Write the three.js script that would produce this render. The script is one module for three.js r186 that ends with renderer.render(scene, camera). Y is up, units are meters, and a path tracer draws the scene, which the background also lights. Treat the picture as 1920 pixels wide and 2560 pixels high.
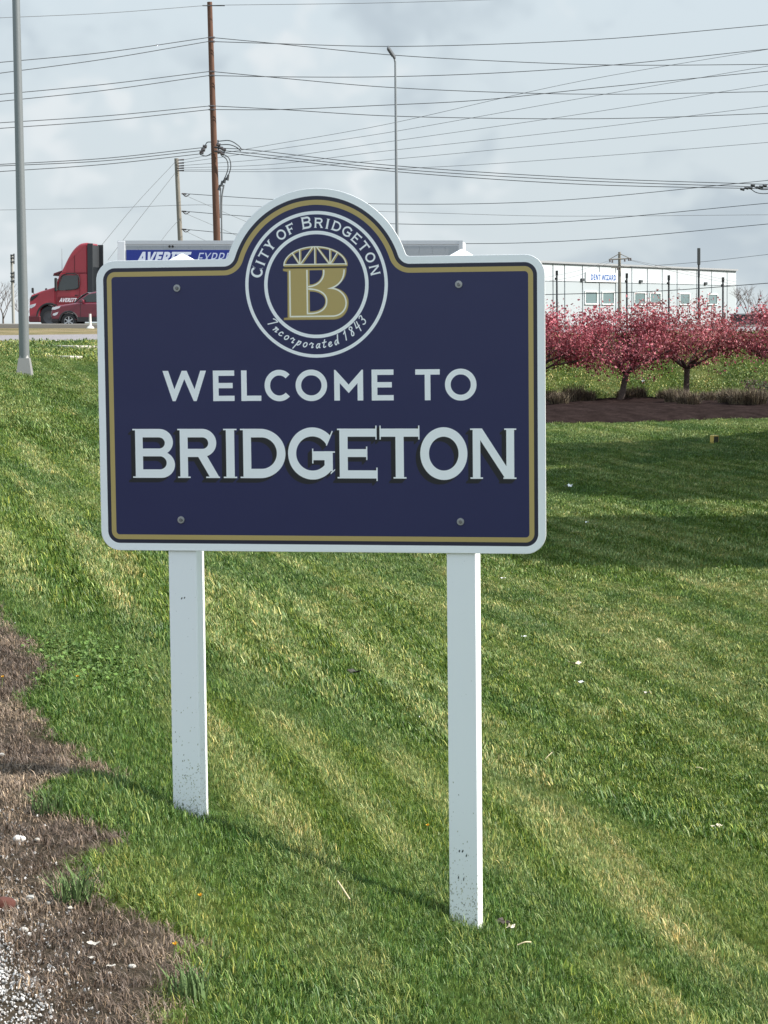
import * as THREE from 'three';
import { mergeGeometries } from 'three/addons/utils/BufferGeometryUtils.js';
import { RoundedBoxGeometry } from 'three/addons/geometries/RoundedBoxGeometry.js';

/* ---------- camera, sky, sun, exposure ---------- */
const scene = new THREE.Scene();
const F = 5770, EYE = 1.6;                                   // focal length in photograph pixels (a 3x phone lens), eye height
const camera = new THREE.PerspectiveCamera(2 * Math.atan(1280 / F) * 180 / Math.PI, 0.75, 0.1, 6000);
camera.position.set(0, EYE, 0);
camera.rotation.order = 'YXZ';
camera.rotation.set(-Math.atan(481 / F), 0, -0.0105);
camera.updateMatrixWorld(true);
const renderer = new THREE.WebGLRenderer({ antialias: true });
renderer.toneMapping = THREE.LinearToneMapping;
renderer.toneMappingExposure = 1.5;
renderer.shadowMap.enabled = true;

/* seeded noise */
function rng(a) { return () => { a = (a + 0x6d2b79f5) | 0; let t = Math.imul(a ^ (a >>> 15), 1 | a); t = (t + Math.imul(t ^ (t >>> 7), 61 | t)) ^ t; return ((t ^ (t >>> 14)) >>> 0) / 4294967296; }; }
const hash = (x, y) => { let h = Math.imul(x, 374761393) + Math.imul(y, 668265263) | 0; h = Math.imul(h ^ (h >>> 13), 1274126177); return ((h ^ (h >>> 16)) >>> 0) / 4294967296; };
function noise(x, y) {
  const xi = Math.floor(x), yi = Math.floor(y), u = x - xi, v = y - yi, a = u * u * (3 - 2 * u), b = v * v * (3 - 2 * v);
  return (hash(xi, yi) * (1 - a) + hash(xi + 1, yi) * a) * (1 - b) + (hash(xi, yi + 1) * (1 - a) + hash(xi + 1, yi + 1) * a) * b;
}
function fbm(x, y, n = 4) { let s = 0, a = 0.5, t = 0; for (let i = 0; i < n; i++) { s += a * noise(x, y); t += a; a *= 0.5; x = x * 2.03 + 17.3; y = y * 2.03 + 5.1; } return s / t; }
const sst = (a, b, x) => { x = Math.min(1, Math.max(0, (x - a) / (b - a))); return x * x * (3 - 2 * x); };
const mix = (a, b, t) => a + (b - a) * t;
const mix3 = (a, b, t) => [mix(a[0], b[0], t), mix(a[1], b[1], t), mix(a[2], b[2], t)];

/* sky: thin bright overcast with soft grey clouds */
{
  const W = 3072, H = 1536, data = new Float32Array(W * H * 4);
  for (let j = 0; j < H; j++) {
    const el = (j + 0.5) / H * 180 - 90, e = Math.max(el, 0);
    for (let i = 0; i < W; i++) {
      const az = (i + 0.5) / W * 360, o = (j * W + i) * 4;
      let c = mix3(mix3([0.44, 0.49, 0.513], [0.455, 0.528, 0.58], sst(0, 14, e)), [0.78, 0.95, 1.13], sst(9, 58, e));
      if (el > -2) {
        // clouds stretched along the horizon; the pattern wraps round by blending the two ends
        const sx = az * 0.7, sy = 34 * Math.log(1 + e * 0.09);
        const f1 = (x) => { const wx = fbm(x * 0.9 + 60, sy * 0.45 + 20, 3) - 0.5, wy = fbm(x * 0.9 + 10, sy * 0.45 + 70, 3) - 0.5; return fbm(x * 0.62 + 3.1 + wx * 2.2, sy * 0.34 + 9 + wy * 1.6, 7); }, w = sst(300, 360, az);
        const cl = mix(f1(sx), f1(sx - 252), w);
        const big = mix(fbm(sx * 0.3 + 40, sy * 0.16 + 3, 3), fbm((sx - 252) * 0.3 + 40, sy * 0.16 + 3, 3), w);
        const dark = sst(0.56, 0.78, cl * 0.75 + big * 0.25 + 0.06 * sst(4.5, 0.8, e)), light = sst(0.5, 0.3, cl) * sst(0.4, 0.55, big);
        c = mix3(c, [0.33, 0.385, 0.43], dark * 0.85);
        c = mix3(c, [0.53, 0.565, 0.585], light * 0.85);
      }
      data[o] = c[0]; data[o + 1] = c[1]; data[o + 2] = c[2]; data[o + 3] = 1;
    }
  }
  const t = new THREE.DataTexture(data, W, H, THREE.RGBAFormat, THREE.FloatType);
  t.mapping = THREE.EquirectangularReflectionMapping; t.magFilter = t.minFilter = THREE.LinearFilter; t.needsUpdate = true;
  scene.background = t; scene.environment = t;
}
const SUN_AZ = 9.5 * Math.PI / 180, SUN_EL = 38 * Math.PI / 180;
const sun = new THREE.DirectionalLight(0xfff8ee, 4.9);
sun.position.set(Math.cos(SUN_EL) * Math.cos(SUN_AZ) * 150, Math.sin(SUN_EL) * 150, Math.cos(SUN_EL) * Math.sin(SUN_AZ) * 150 - 40);
sun.target.position.set(0, 0, -40);
sun.castShadow = true; sun.shadow.radius = 1.1; sun.shadow.mapSize.set(4096, 4096);
Object.assign(sun.shadow.camera, { left: -70, right: 70, top: 70, bottom: -70, near: 1, far: 400 });
scene.add(sun, sun.target);

/* ---------- helpers ---------- */
const taken = {};
const numbered = (n) => { const k = taken[n] = (taken[n] ?? -1) + 1; return k ? n + '_' + String(k).padStart(3, '0') : n; };
function tag(o, label, category, group, kind) { if (label) o.userData.label = label; if (category) o.userData.category = category; if (group) o.userData.group = group; if (kind) o.userData.kind = kind; return o; }
function merged(list) {
  const g = list.map((x) => { const y = x.index ? x.toNonIndexed() : x; for (const k of Object.keys(y.attributes)) if (!['position', 'normal', 'uv', 'color'].includes(k)) y.deleteAttribute(k); return y; });
  if (g.some((x) => !x.attributes.uv)) g.forEach((x) => x.deleteAttribute('uv'));
  if (g.some((x) => !x.attributes.color)) g.forEach((x) => x.deleteAttribute('color'));
  return g.length === 1 ? g[0] : mergeGeometries(g);
}
function obj(name, geo, mat, parent) {
  const m = new THREE.Mesh(Array.isArray(geo) ? merged(geo) : geo, mat);
  m.name = parent ? name : numbered(name); (parent ?? scene).add(m); return m;
}
function thing(name, label, category, pos = [0, 0, 0], turn = 0, group) {
  const o = new THREE.Group(); o.name = numbered(name); o.position.set(...pos); o.rotation.y = turn; scene.add(o); return tag(o, label, category, group);
}
const box = (x, y, z, w, h, d) => new THREE.BoxGeometry(w, h, d).translate(x, y, z);
const rbox = (x, y, z, w, h, d, r = 0.02, s = 2) => new RoundedBoxGeometry(w, h, d, s, r).translate(x, y, z);
function tube(points, r, seg = 24, rad = 6) { return new THREE.TubeGeometry(new THREE.CatmullRomCurve3(points.map((p) => p.isVector3 ? p : new THREE.Vector3(...p))), seg, r, rad, false); }
function rod(a, b, r0, r1 = r0, n = 10) {
  const A = new THREE.Vector3(...a), B = new THREE.Vector3(...b), L = A.distanceTo(B);
  const g = new THREE.CylinderGeometry(r1, r0, L, n, 1).translate(0, L / 2, 0);
  return g.applyQuaternion(new THREE.Quaternion().setFromUnitVectors(new THREE.Vector3(0, 1, 0), B.clone().sub(A).normalize())).translate(...a);
}
const shape = (pts) => new THREE.Shape(pts.map((p) => new THREE.Vector2(...p)));
function extr(sh, depth, z0, bevel = 0.03) {           // extruded along z from z0 to z0 + depth
  const g = new THREE.ExtrudeGeometry(sh, { depth: depth - 2 * bevel, bevelEnabled: bevel > 0, bevelThickness: bevel, bevelSize: bevel, bevelOffset: -bevel, bevelSegments: 2, curveSegments: 10 });
  return g.translate(0, 0, z0 + bevel);
}
const lin = (r, g, b) => new THREE.Color().setRGB(r, g, b);
const std = (c, rough = 0.8, extra = {}) => new THREE.MeshStandardMaterial({ color: Array.isArray(c) ? lin(...c) : c, roughness: rough, ...extra });
/* photograph pixel + distance -> point in the world; pixel -> point on the ground */
function at(px, py, depth) { const v = new THREE.Vector3((px - 960) / F, (1280 - py) / F, -1).applyQuaternion(camera.quaternion); return v.multiplyScalar(depth / -v.z).add(camera.position); }
function tex(n, fn, colour = true) {                    // small square tile
  const d = new Uint8Array(n * n * 4);
  for (let j = 0; j < n; j++) for (let i = 0; i < n; i++) { const c = fn(i, j); d.set([c[0], c[1], c[2], 255], (j * n + i) * 4); }
  const t = new THREE.DataTexture(d, n, n); t.wrapS = t.wrapT = THREE.RepeatWrapping; t.magFilter = THREE.LinearFilter; t.minFilter = THREE.LinearFilter;
  if (colour) t.colorSpace = THREE.SRGBColorSpace; t.needsUpdate = true; return t;
}
const rep = (t, x, y = x) => { const c = t.clone(); c.repeat.set(x, y); c.needsUpdate = true; return c; };

/* ---------- the lie of the land: how far the ground is below the eye ---------- */
const roadLine = (x) => 77 + 9.7 * sst(-9, 9, x);                     // distance of the cross street's near edge
const hwLine = (x) => 97 - 0.06 * (x + 11), grade = (x) => 0.0135 * (Math.max(-60, Math.min(60, x)) + 17);   // highway kerb; the highway falls to the right
let rut = null;
function below(x, d) {
  const s = (x + 0.5) * 0.9767 + (d - 5.2) * 0.2148, t = -(x + 0.5) * 0.2148 + (d - 5.2) * 0.9767;
  const tc = Math.max(-20, Math.min(t, 42)), R = 1.606 - 0.0275 * tc;
  const m = 1 - 0.36 * sst(4, 40, t);
  const slope = 0.388 * m, k = 0.25, bank = slope * (s > 0 ? Math.sqrt(s * s + 0.02) - 0.1 * Math.exp(-s * 2) : 0.0414 * Math.exp(s * 4));
  const bottom = d < 50 ? 3.02 : mix(3.02, 2.76, sst(50, 78, d));
  const a = R + bank, h = Math.max(0, 0.5 - Math.abs(a - bottom)) / 0.5;
  let e = Math.min(a, bottom) - h * h * 0.5 * k;
  e -= 0.75 * Math.exp(-(((x - 15.5) / 6) ** 2 + ((d - 55) / 7) ** 2));
  const q = d - roadLine(x), w = mix(22, 9.5, sst(-6, 4, x));
  e = mix(e, 0.62, sst(-w, -1, q));
  const hq = d - hwLine(x), gr = grade(x);
  if (q > -1) { const w9 = Math.min(9, hwLine(x) - roadLine(x) - 1); e = q < w9 ? mix(0.62, 0.43, Math.max(0, q) / 9) : hq < 0 ? mix(0.45, 0.15 + gr, (q - w9) / (q - w9 - hq)) : hq < 26 ? 0.24 + gr : mix(0.24 + gr, 1.1 + gr, sst(26, 160, hq)); }
  if (q < -1) {
    e += (fbm(x * 1.7 + 9, d * 1.7, 3) - 0.5) * 0.05 + (fbm(x * 0.35 + 2, d * 0.35, 2) - 0.5) * 0.1 * sst(8, 20, d);
    if (rut) for (let i = 0; i + 1 < rut.length; i++) {
      const [ax, ad] = rut[i], [bx, bd] = rut[i + 1], L = (bx - ax) ** 2 + (bd - ad) ** 2, u = Math.max(0, Math.min(1, ((x - ax) * (bx - ax) + (d - ad) * (bd - ad)) / L));
      e += 0.06 * Math.exp(-(((x - ax - u * (bx - ax)) ** 2 + (d - ad - u * (bd - ad)) ** 2) / 0.0022));
    }
  }
  return e;
}
const gy = (x, d) => EYE - below(x, d);
function ground(px, py) {
  const v = new THREE.Vector3((px - 960) / F, (1280 - py) / F, -1).applyQuaternion(camera.quaternion); v.multiplyScalar(1 / -v.z);
  let d = 3.5; for (; d < 130; d += 0.02) if (EYE + v.y * d <= gy(v.x * d, d)) break;
  return new THREE.Vector3(v.x * d, gy(v.x * d, d), -d);
}
rut = [[1590, 2185], [1700, 2255], [1790, 2310], [1842, 2345], [1960, 2420], [2100, 2520]].map(([x, y]) => { const p = ground(x, y); return [p.x, -p.z]; });
/* bare, dead-grass edge of the lawn along the gravel, and the gravel's own edge (x over distance) */
function edge(list) {
  const P = list.map(([y, x]) => { const p = ground(x * 1.1573, y * 1.1573); return [-p.z, p.x]; }).sort((a, b) => a[0] - b[0]);
  return (d) => { if (d <= P[0][0]) return P[0][1]; for (let i = 1; i < P.length; i++) if (d <= P[i][0]) return mix(P[i - 1][1], P[i][1], (d - P[i - 1][0]) / (P[i][0] - P[i - 1][0])); const L = P[P.length - 1]; return L[1] - 0.3 * (d - L[0]); };
}
const deadEdge = edge([[1330, -10], [1400, 75], [1450, 90], [1500, 62], [1560, 72], [1600, 125], [1640, 185], [1668, 250], [1690, 105], [1725, 70], [1760, 120], [1790, 210], [1830, 235], [1860, 170], [1900, 150], [1950, 200], [1990, 310], [2030, 400], [2060, 425], [2100, 385], [2150, 340], [2212, 360]]);
const gravelEdge = edge([[1975, -5], [2030, 25], [2100, 60], [2150, 82], [2212, 74]]);
const deadAt = (x, d) => deadEdge(d) + (fbm(x * 6, d * 6, 3) - 0.5) * 0.22 - x;      // above 0: dead
const gravelAt = (x, d) => gravelEdge(d) + (fbm(x * 8 + 7, d * 8, 2) - 0.5) * 0.1 - x;

/* ---------- ground sheet ---------- */
const dryness = (x, d) => { const w = x + 0.22 * d + (fbm(x * 0.25, d * 0.1 + 4, 2) - 0.5) * 1.1; return [fbm(w * 4.2, d * 0.22 + 3, 3), fbm((x + 0.22 * d) * 4.2 + 31, d * 0.9, 4), 0.5 + 0.15 * Math.sin(w * 10.5 + 4.5 * fbm(x * 0.7, d * 0.3, 2)) + 0.5 * (fbm(w * 1.6 + 50, d * 0.06, 2) - 0.5)]; };
function lawnColour(x, d) {
  const [st, pa, wide] = dryness(x, d);
  let c = mix3([0.083, 0.138, 0.016], [0.172, 0.22, 0.06], sst(0.38, 0.62, st * 0.5 + wide * 0.5));
  c = mix3(c, [0.32, 0.29, 0.11], sst(0.57, 0.76, pa * 0.6 + st * 0.4) * 0.4);
  return mix3(c, [0.055, 0.115, 0.018], sst(0.56, 0.7, fbm(x * 0.9 + 70, d * 0.5 + 11, 3)) * 0.7);
}
{
  const rows = [], pos = [], col = [], uv = [], idx = [], NX = 200;
  for (let d = -80; d < 3;) { rows.push(d); d += d < -20 ? 10 : d < 0 ? 2.5 : 0.5; }
  for (let d = 3; d < 2500;) { rows.push(d); d += d < 13 ? 0.07 : Math.max(0.14, d * 0.013); }
  const rnd = rng(5);
  rows.forEach((d) => {
    for (let i = 0; i <= NX; i++) {
      const u = i / NX * 2 - 1, x = (9 + 0.95 * Math.abs(d)) * (0.16 * u + 0.84 * u ** 3) + d * 0.02;
      const q = d - roadLine(x);
      pos.push(x, gy(x, d) - 0.004, -d); uv.push(x / 1.4, d / 1.4);
      let c = mix3([0.07, 0.062, 0.03], lawnColour(x, d), 0.75);
      if (d < 14) c = mix3(c, [0.105, 0.082, 0.062], sst(-0.02, 0.06, deadAt(x, d)));
      if (q > 7 && x < 0) c = mix3([0.42, 0.33, 0.2], [0.2, 0.19, 0.08], sst(0.45, 0.7, fbm(x * 0.6, d * 0.9, 3)) * 0.8);
      if (d > hwLine(x) + 25) c = mix3([0.11, 0.12, 0.05], [0.17, 0.15, 0.08], fbm(x * 0.05, d * 0.05, 2));
      const j = 0.85 + 0.3 * rnd(); col.push(c[0] * j, c[1] * j, c[2] * j);
    }
  });
  for (let r = 0; r + 1 < rows.length; r++) for (let i = 0; i < NX; i++) { const a = r * (NX + 1) + i; idx.push(a, a + 1, a + NX + 1, a + 1, a + NX + 2, a + NX + 1); }
  const g = new THREE.BufferGeometry();
  g.setAttribute('position', new THREE.Float32BufferAttribute(pos, 3)); g.setAttribute('color', new THREE.Float32BufferAttribute(col, 3)); g.setAttribute('uv', new THREE.Float32BufferAttribute(uv, 2));
  g.setIndex(idx); g.computeVertexNormals();
  const t = tex(512, (i, j) => { const n = hash(i, j) * 0.5 + hash(i >> 1, j >> 1) * 0.3 + hash(i >> 2, j >> 2) * 0.2, v = 120 + 130 * n; return [v, v, v * 0.96]; });
  tag(obj('ground', g, new THREE.MeshPhysicalMaterial({ vertexColors: true, map: t, roughness: 1, specularIntensity: 0.15 })), 'sloping mown lawn and verge around the sign', null, null, 'structure');
}

/* sheets that follow the cross street */
function strip(name, q0, q1, lift, mat, label, line = roadLine, x0 = -140, x1 = 160) {
  const pos = [], uv = [], idx = [], N = 150, M = 6;
  for (let i = 0; i <= N; i++) for (let j = 0; j <= M; j++) {
    const x = mix(x0, x1, i / N), d = line(x) + mix(q0, q1, j / M);
    pos.push(x, gy(x, d) + lift, -d); uv.push(x / 3, mix(q0, q1, j / M) / 3);
  }
  for (let i = 0; i < N; i++) for (let j = 0; j < M; j++) { const a = i * (M + 1) + j; idx.push(a, a + M + 1, a + 1, a + 1, a + M + 1, a + M + 2); }
  const g = new THREE.BufferGeometry(); g.setAttribute('position', new THREE.Float32BufferAttribute(pos, 3)); g.setAttribute('uv', new THREE.Float32BufferAttribute(uv, 2)); g.setIndex(idx); g.computeVertexNormals();
  return tag(obj(name, g, mat), label, null, null, 'structure');
}
const speckle = (base, amp, n = 256) => tex(n, (i, j) => { const v = (hash(i + 3, j + 9) * 0.6 + hash(i >> 2, j >> 2) * 0.4 - 0.5) * amp; return base.map((b) => Math.max(0, Math.min(255, b + v))); });
strip('cross_street', 0.6, 8.6, 0.012, new THREE.MeshStandardMaterial({ map: speckle([128, 123, 124], 50), roughness: 0.95 }), 'grey asphalt street beyond the lawn');
strip('gutter', -0.6, 0.7, 0.03, new THREE.MeshStandardMaterial({ map: speckle([178, 172, 164], 40), roughness: 0.95 }), 'pale concrete gutter along the street');
strip('highway', 1.4, 25.5, 0.02, new THREE.MeshStandardMaterial({ map: speckle([120, 117, 115], 40), roughness: 0.95 }), 'highway asphalt behind the kerb', hwLine);
{
  // kerbs: real steps of concrete following the street and the highway
  const kerb = (name, q, w, h, mat, label) => {
    const pos = [], idx = [], N = 150;
    for (let i = 0; i <= N; i++) { const x = mix(-140, 160, i / N), d = hwLine(x) + q, y = gy(x, d - 0.3); for (const [dd, hh] of [[0, -0.25], [0.03, h - 0.03], [0.07, h], [w - 0.07, h], [w - 0.03, h - 0.03], [w, -0.3]]) pos.push(x, y + hh, -d - dd); }
    for (let i = 0; i < N; i++) for (let j = 0; j < 5; j++) { const a = i * 6 + j; idx.push(a, a + 6, a + 1, a + 1, a + 6, a + 7); }
    const g = new THREE.BufferGeometry(); g.setAttribute('position', new THREE.Float32BufferAttribute(pos, 3)); g.setIndex(idx); g.computeVertexNormals();
    tag(obj(name, g.toNonIndexed(), mat), label, null, null, 'structure');
  };
  kerb('kerb', 0, 1.3, 0.17, std([0.2, 0.185, 0.165], 0.95), 'weathered concrete kerb in front of the highway');
}

/* ---------- grass ---------- */
function blade(g, r, x, z, h, w, lean, dir, c) {
  const ca = Math.cos(dir), sa = Math.sin(dir), px = -sa * w / 2, pz = ca * w / 2;
  const mx = x + ca * lean * 0.35 * h, mz = z + sa * lean * 0.35 * h, tx = x + ca * lean * h, tz = z + sa * lean * h, ty = h * Math.sqrt(Math.max(0.1, 1 - lean * lean * 0.6)), my = ty * 0.58;
  const b = g.pos.length / 3;
  g.pos.push(x - px, -0.012, z - pz, x + px, -0.012, z + pz, mx - px * 0.8, my, mz - pz * 0.8, mx + px * 0.8, my, mz + pz * 0.8, tx, ty, tz);
  for (let i = 0; i < 5; i++) g.col.push(...c);
  g.idx.push(b, b + 1, b + 2, b + 1, b + 3, b + 2, b + 2, b + 3, b + 4);
}
function clump(seed, n, R, h0, h1, w, cols, lean0, lean1) {
  const r = rng(seed), g = { pos: [], col: [], idx: [] };
  for (let i = 0; i < n; i++) { const a = r() * 6.283, q = Math.sqrt(r()) * R; blade(g, r, Math.cos(a) * q, Math.sin(a) * q, mix(h0, h1, r()), w * mix(0.7, 1.3, r()), mix(lean0, lean1, r()), r() * 6.283, cols(r)); }
  const o = new THREE.BufferGeometry(); o.setAttribute('position', new THREE.Float32BufferAttribute(g.pos, 3)); o.setAttribute('color', new THREE.Float32BufferAttribute(g.col, 3)); o.setIndex(g.idx); o.computeVertexNormals(); return o;
}
const greenish = (r) => { const u = r(); return u < 0.045 ? [3.4, 2.5, 3.6] : u < 0.16 ? [2.6, 1.85, 2.4] : u < 0.35 ? [1.4, 1.32, 1.5] : u < 0.72 ? [0.95, 1, 0.95] : [0.55, 0.72, 0.5]; };
const grassMat = new THREE.MeshPhysicalMaterial({ vertexColors: true, roughness: 0.5, specularIntensity: 0.7, side: THREE.DoubleSide });
function scatter(name, geos, mat, label, category, list) {           // list of [x, y, z, yaw, scale, tiltX, tiltZ, colour]
  const m = new THREE.Matrix4(), q = new THREE.Quaternion(), e = new THREE.Euler(), c = new THREE.Color();
  geos.forEach((g, k) => {
    const mine = list.filter((_, i) => i % geos.length === k); if (!mine.length) return;
    const im = new THREE.InstancedMesh(g, mat, mine.length); im.name = numbered(name);
    mine.forEach(([x, y, z, yaw, s, tx, tz, col], i) => { e.set(tx, yaw, tz, 'XZY'); m.compose(new THREE.Vector3(x, y, z), q.setFromEuler(e), new THREE.Vector3(s, s, s)); im.setMatrixAt(i, m); im.setColorAt(i, c.setRGB(...col)); });
    scene.add(tag(im, label, category, null, 'stuff'));
  });
}
const inMulch = (x, d) => mulchAt(x, d) > 0;
function mulchAt(x, d) { const f = 62.8 + 0.05 * x + (noise(x * 0.8, 3) - 0.5) * 0.8, b = 75.5 + 0.09 * x; return x > -6 && x < 24 ? Math.min(d - f, b + 1.2 * noise(x * 0.4, 9) - d) : -1; }
function sow(seed, d0, d1, density, margin, fn) {
  const r = rng(seed), out = [], wmax = 0.1664 * d1 * 2 + margin * 2, n = Math.round(density * (d1 - d0) * wmax);
  for (let i = 0; i < n; i++) { const d = mix(d0, d1, r()), x = (r() - 0.5) * wmax; if (Math.abs(x) > 0.17 * d + margin) { r(); continue; } const v = fn(x, d, r); if (v) out.push(v); }
  return out;
}
const tiltOf = (x, d) => { const w = x + 0.22 * d; return 0.13 * Math.sin(w * 10.5 + 3 * fbm(x * 0.3, d * 0.1, 2)); };
const lawn = (smin, smax, dead) => (x, d, r) => {
  const q = d - roadLine(x); if (q > -1.2 || inMulch(x, d)) return null;
  if (dead && d < 14.5 && deadAt(x, d) > (r() - 0.8) * 0.07) return null;
  if (rut) for (let i = 0; i + 1 < rut.length; i++) { const [ax, ad] = rut[i], [bx, bd] = rut[i + 1], L = (bx - ax) ** 2 + (bd - ad) ** 2, u = Math.max(0, Math.min(1, ((x - ax) * (bx - ax) + (d - ad) * (bd - ad)) / L)); if (Math.hypot(x - ax - u * (bx - ax), d - ad - u * (bd - ad)) < 0.03 && r() < 0.6) return null; }
  const c = lawnColour(x, d), j = mix(0.72, 1.28, r()), j2 = mix(0.85, 1.15, r()), t = tiltOf(x, d);
  const lush = fbm(x * 3.3 + 80, d * 2.2, 3); if (dead && lush < 0.34 && r() < 0.3) return null;
  return [x, gy(x, d), -d, r() * 6.28, mix(smin, smax, r()) * mix(0.65, 1.12, sst(0.32, 0.68, lush)) * (r() < 0.015 ? 1.5 : 1), t + (r() - 0.5) * 0.75, (r() - 0.5) * 0.75 + t * 0.5, [c[0] * j * j2, c[1] * j, c[2] * j / j2]];
};
const G = 'short mown grass covering the sloping lawn';
const near = [0, 1, 2, 3].map((k) => clump(11 + k, 15, 0.034, 0.011, 0.032, 0.0025, greenish, 0.1, 1.25));
scatter('lawn_grass', near, grassMat, G, 'grass', sow(21, 4.3, 12, 2500, 0.6, lawn(0.7, 1.3, true)));
const mid = [0, 1, 2].map((k) => clump(31 + k, 18, 0.06, 0.013, 0.034, 0.0046, greenish, 0.1, 1.0));
scatter('lawn_grass', mid, grassMat, G, 'grass', sow(22, 12, 26, 800, 1, lawn(0.8, 1.25, true)));
const far = [0, 1].map((k) => clump(41 + k, 22, 0.13, 0.012, 0.034, 0.0085, greenish, 0.1, 1.0));
scatter('lawn_grass', far, grassMat, G, 'grass', sow(23, 26, 66, 190, 2, lawn(0.8, 1.3)));
const farther = [clump(51, 24, 0.26, 0.016, 0.05, 0.02, greenish, 0.1, 1.0)];
scatter('lawn_grass', farther, grassMat, G, 'grass', sow(24, 66, 97, 55, 3, lawn(0.8, 1.3)));
/* dead brown thatch by the gravel */
const brownish = (r) => { const u = r(); return u < 0.14 ? [2.6, 2.5, 2.3] : u < 0.5 ? [1.3, 1.2, 1.15] : [0.8, 0.75, 0.75]; };
const dead = [0, 1, 2].map((k) => clump(61 + k, 13, 0.04, 0.014, 0.036, 0.0026, brownish, 0.7, 1.3));
scatter('dead_grass', dead, grassMat, 'dead brown grass and thatch between gravel and lawn', 'dead grass', sow(25, 4.3, 14, 1500, 0.6, (x, d, r) => {
  const a = deadAt(x, d); if (a < -0.05 + 0.05 * r() || gravelAt(x, d) > 0.03 * r()) return null;
  const k = fbm(x * 4, d * 4, 3), c = mix3([0.12, 0.09, 0.066], [0.25, 0.195, 0.138], sst(0.35, 0.7, k)), j = mix(0.7, 1.3, r());
  return [x, gy(x, d) - 0.004, -d, r() * 6.28, mix(0.6, 1.15, r()), (r() - 0.5) * 0.5, (r() - 0.5) * 0.5, c.map((v) => v * j)];
}));
/* gravel */
{
  const stone = (s) => { const g = new THREE.IcosahedronGeometry(0.006, 1), p = g.attributes.position; const r = rng(s), k = [r(), r(), r()]; for (let i = 0; i < p.count; i++) { const x = p.getX(i), y = p.getY(i), z = p.getZ(i), f = 0.8 + 0.4 * Math.sin(x * 500 * k[0] + y * 420 + z * 380 * k[2]); p.setXYZ(i, x * f * 1.2, y * f * 0.7, z * f); } g.computeVertexNormals(); return g; };
  scatter('gravel', [1, 2, 3].map(stone), std([1, 1, 1], 0.9), 'pale crushed gravel at the edge of the drive', 'gravel', sow(26, 4.3, 9.5, 8200, 0.5, (x, d, r) => {
    const a = gravelAt(x, d); if (a < (a < -0.28 ? 0 : -0.28 * r() ** 6)) return null;
    const v = mix(0.26, 0.66, r() ** 0.9); return [x, gy(x, d) + 0.001, -d, r() * 6.28, mix(0.25, 0.85, r() ** 1.5), r() * 3, r() * 3, [v, v * 0.965, v * 0.92]];
  }));
}

/* ---------- welcome sign ---------- */
const U = 1 / 754;                                            // metres per design unit
const HALF = 573, BODY = 171.5, BOT = 909, SC = 238.4;        // design: half width, body top, bottom, seal centre below the arch top
function outline(d, put) {                                     // the sign's outline inset by d, as path calls (y down)
  const L = HALF - d, T = BODY + d, B = BOT - d, rc = Math.max(4, 50 - d), Ra = SC - d, rf = 12 + d;
  const cy = T - rf, dy = SC - cy, dx = Math.sqrt((Ra + rf) ** 2 - dy * dy), a = Math.atan2(cy - SC, dx);   // fillet centre at (dx, cy)
  put.move(-L + rc, T); put.line(-dx, T);
  put.arc(-dx, cy, rf, Math.PI / 2, -a, true);
  put.arc(0, SC, Ra, Math.PI - a, a + Math.PI * 2, false);
  put.arc(dx, cy, rf, Math.PI + a, Math.PI / 2, true);
  put.line(L - rc, T); put.arc(L - rc, T + rc, rc, -Math.PI / 2, 0, false);
  put.line(L, B - rc); put.arc(L - rc, B - rc, rc, 0, Math.PI / 2, false);
  put.line(-L + rc, B); put.arc(-L + rc, B - rc, rc, Math.PI / 2, Math.PI, false);
  put.line(-L, T + rc); put.arc(-L + rc, T + rc, rc, Math.PI, Math.PI * 1.5, false);
}
function signShape(d) {
  const P = [], arc = (x, y, r, a0, a1, ccw) => { let da = a1 - a0; if (ccw) { while (da > 0) da -= 2 * Math.PI; } else { while (da < 0) da += 2 * Math.PI; while (da > 2 * Math.PI) da -= 2 * Math.PI; } const n = Math.max(6, Math.ceil(Math.abs(da) * Math.sqrt(r) * 1.6)); for (let i = 0; i <= n; i++) { const a = a0 + da * i / n; P.push(new THREE.Vector2((x + r * Math.cos(a)) * U, -(y + r * Math.sin(a)) * U)); } };
  const pt = (x, y) => P.push(new THREE.Vector2(x * U, -y * U));
  outline(d, { move: pt, line: pt, arc });
  const Q = P.filter((p, i) => i === 0 || p.distanceTo(P[i - 1]) > 1e-5); if (Q[0].distanceTo(Q[Q.length - 1]) < 1e-5) Q.pop();
  return new THREE.Shape(Q);
}
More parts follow.
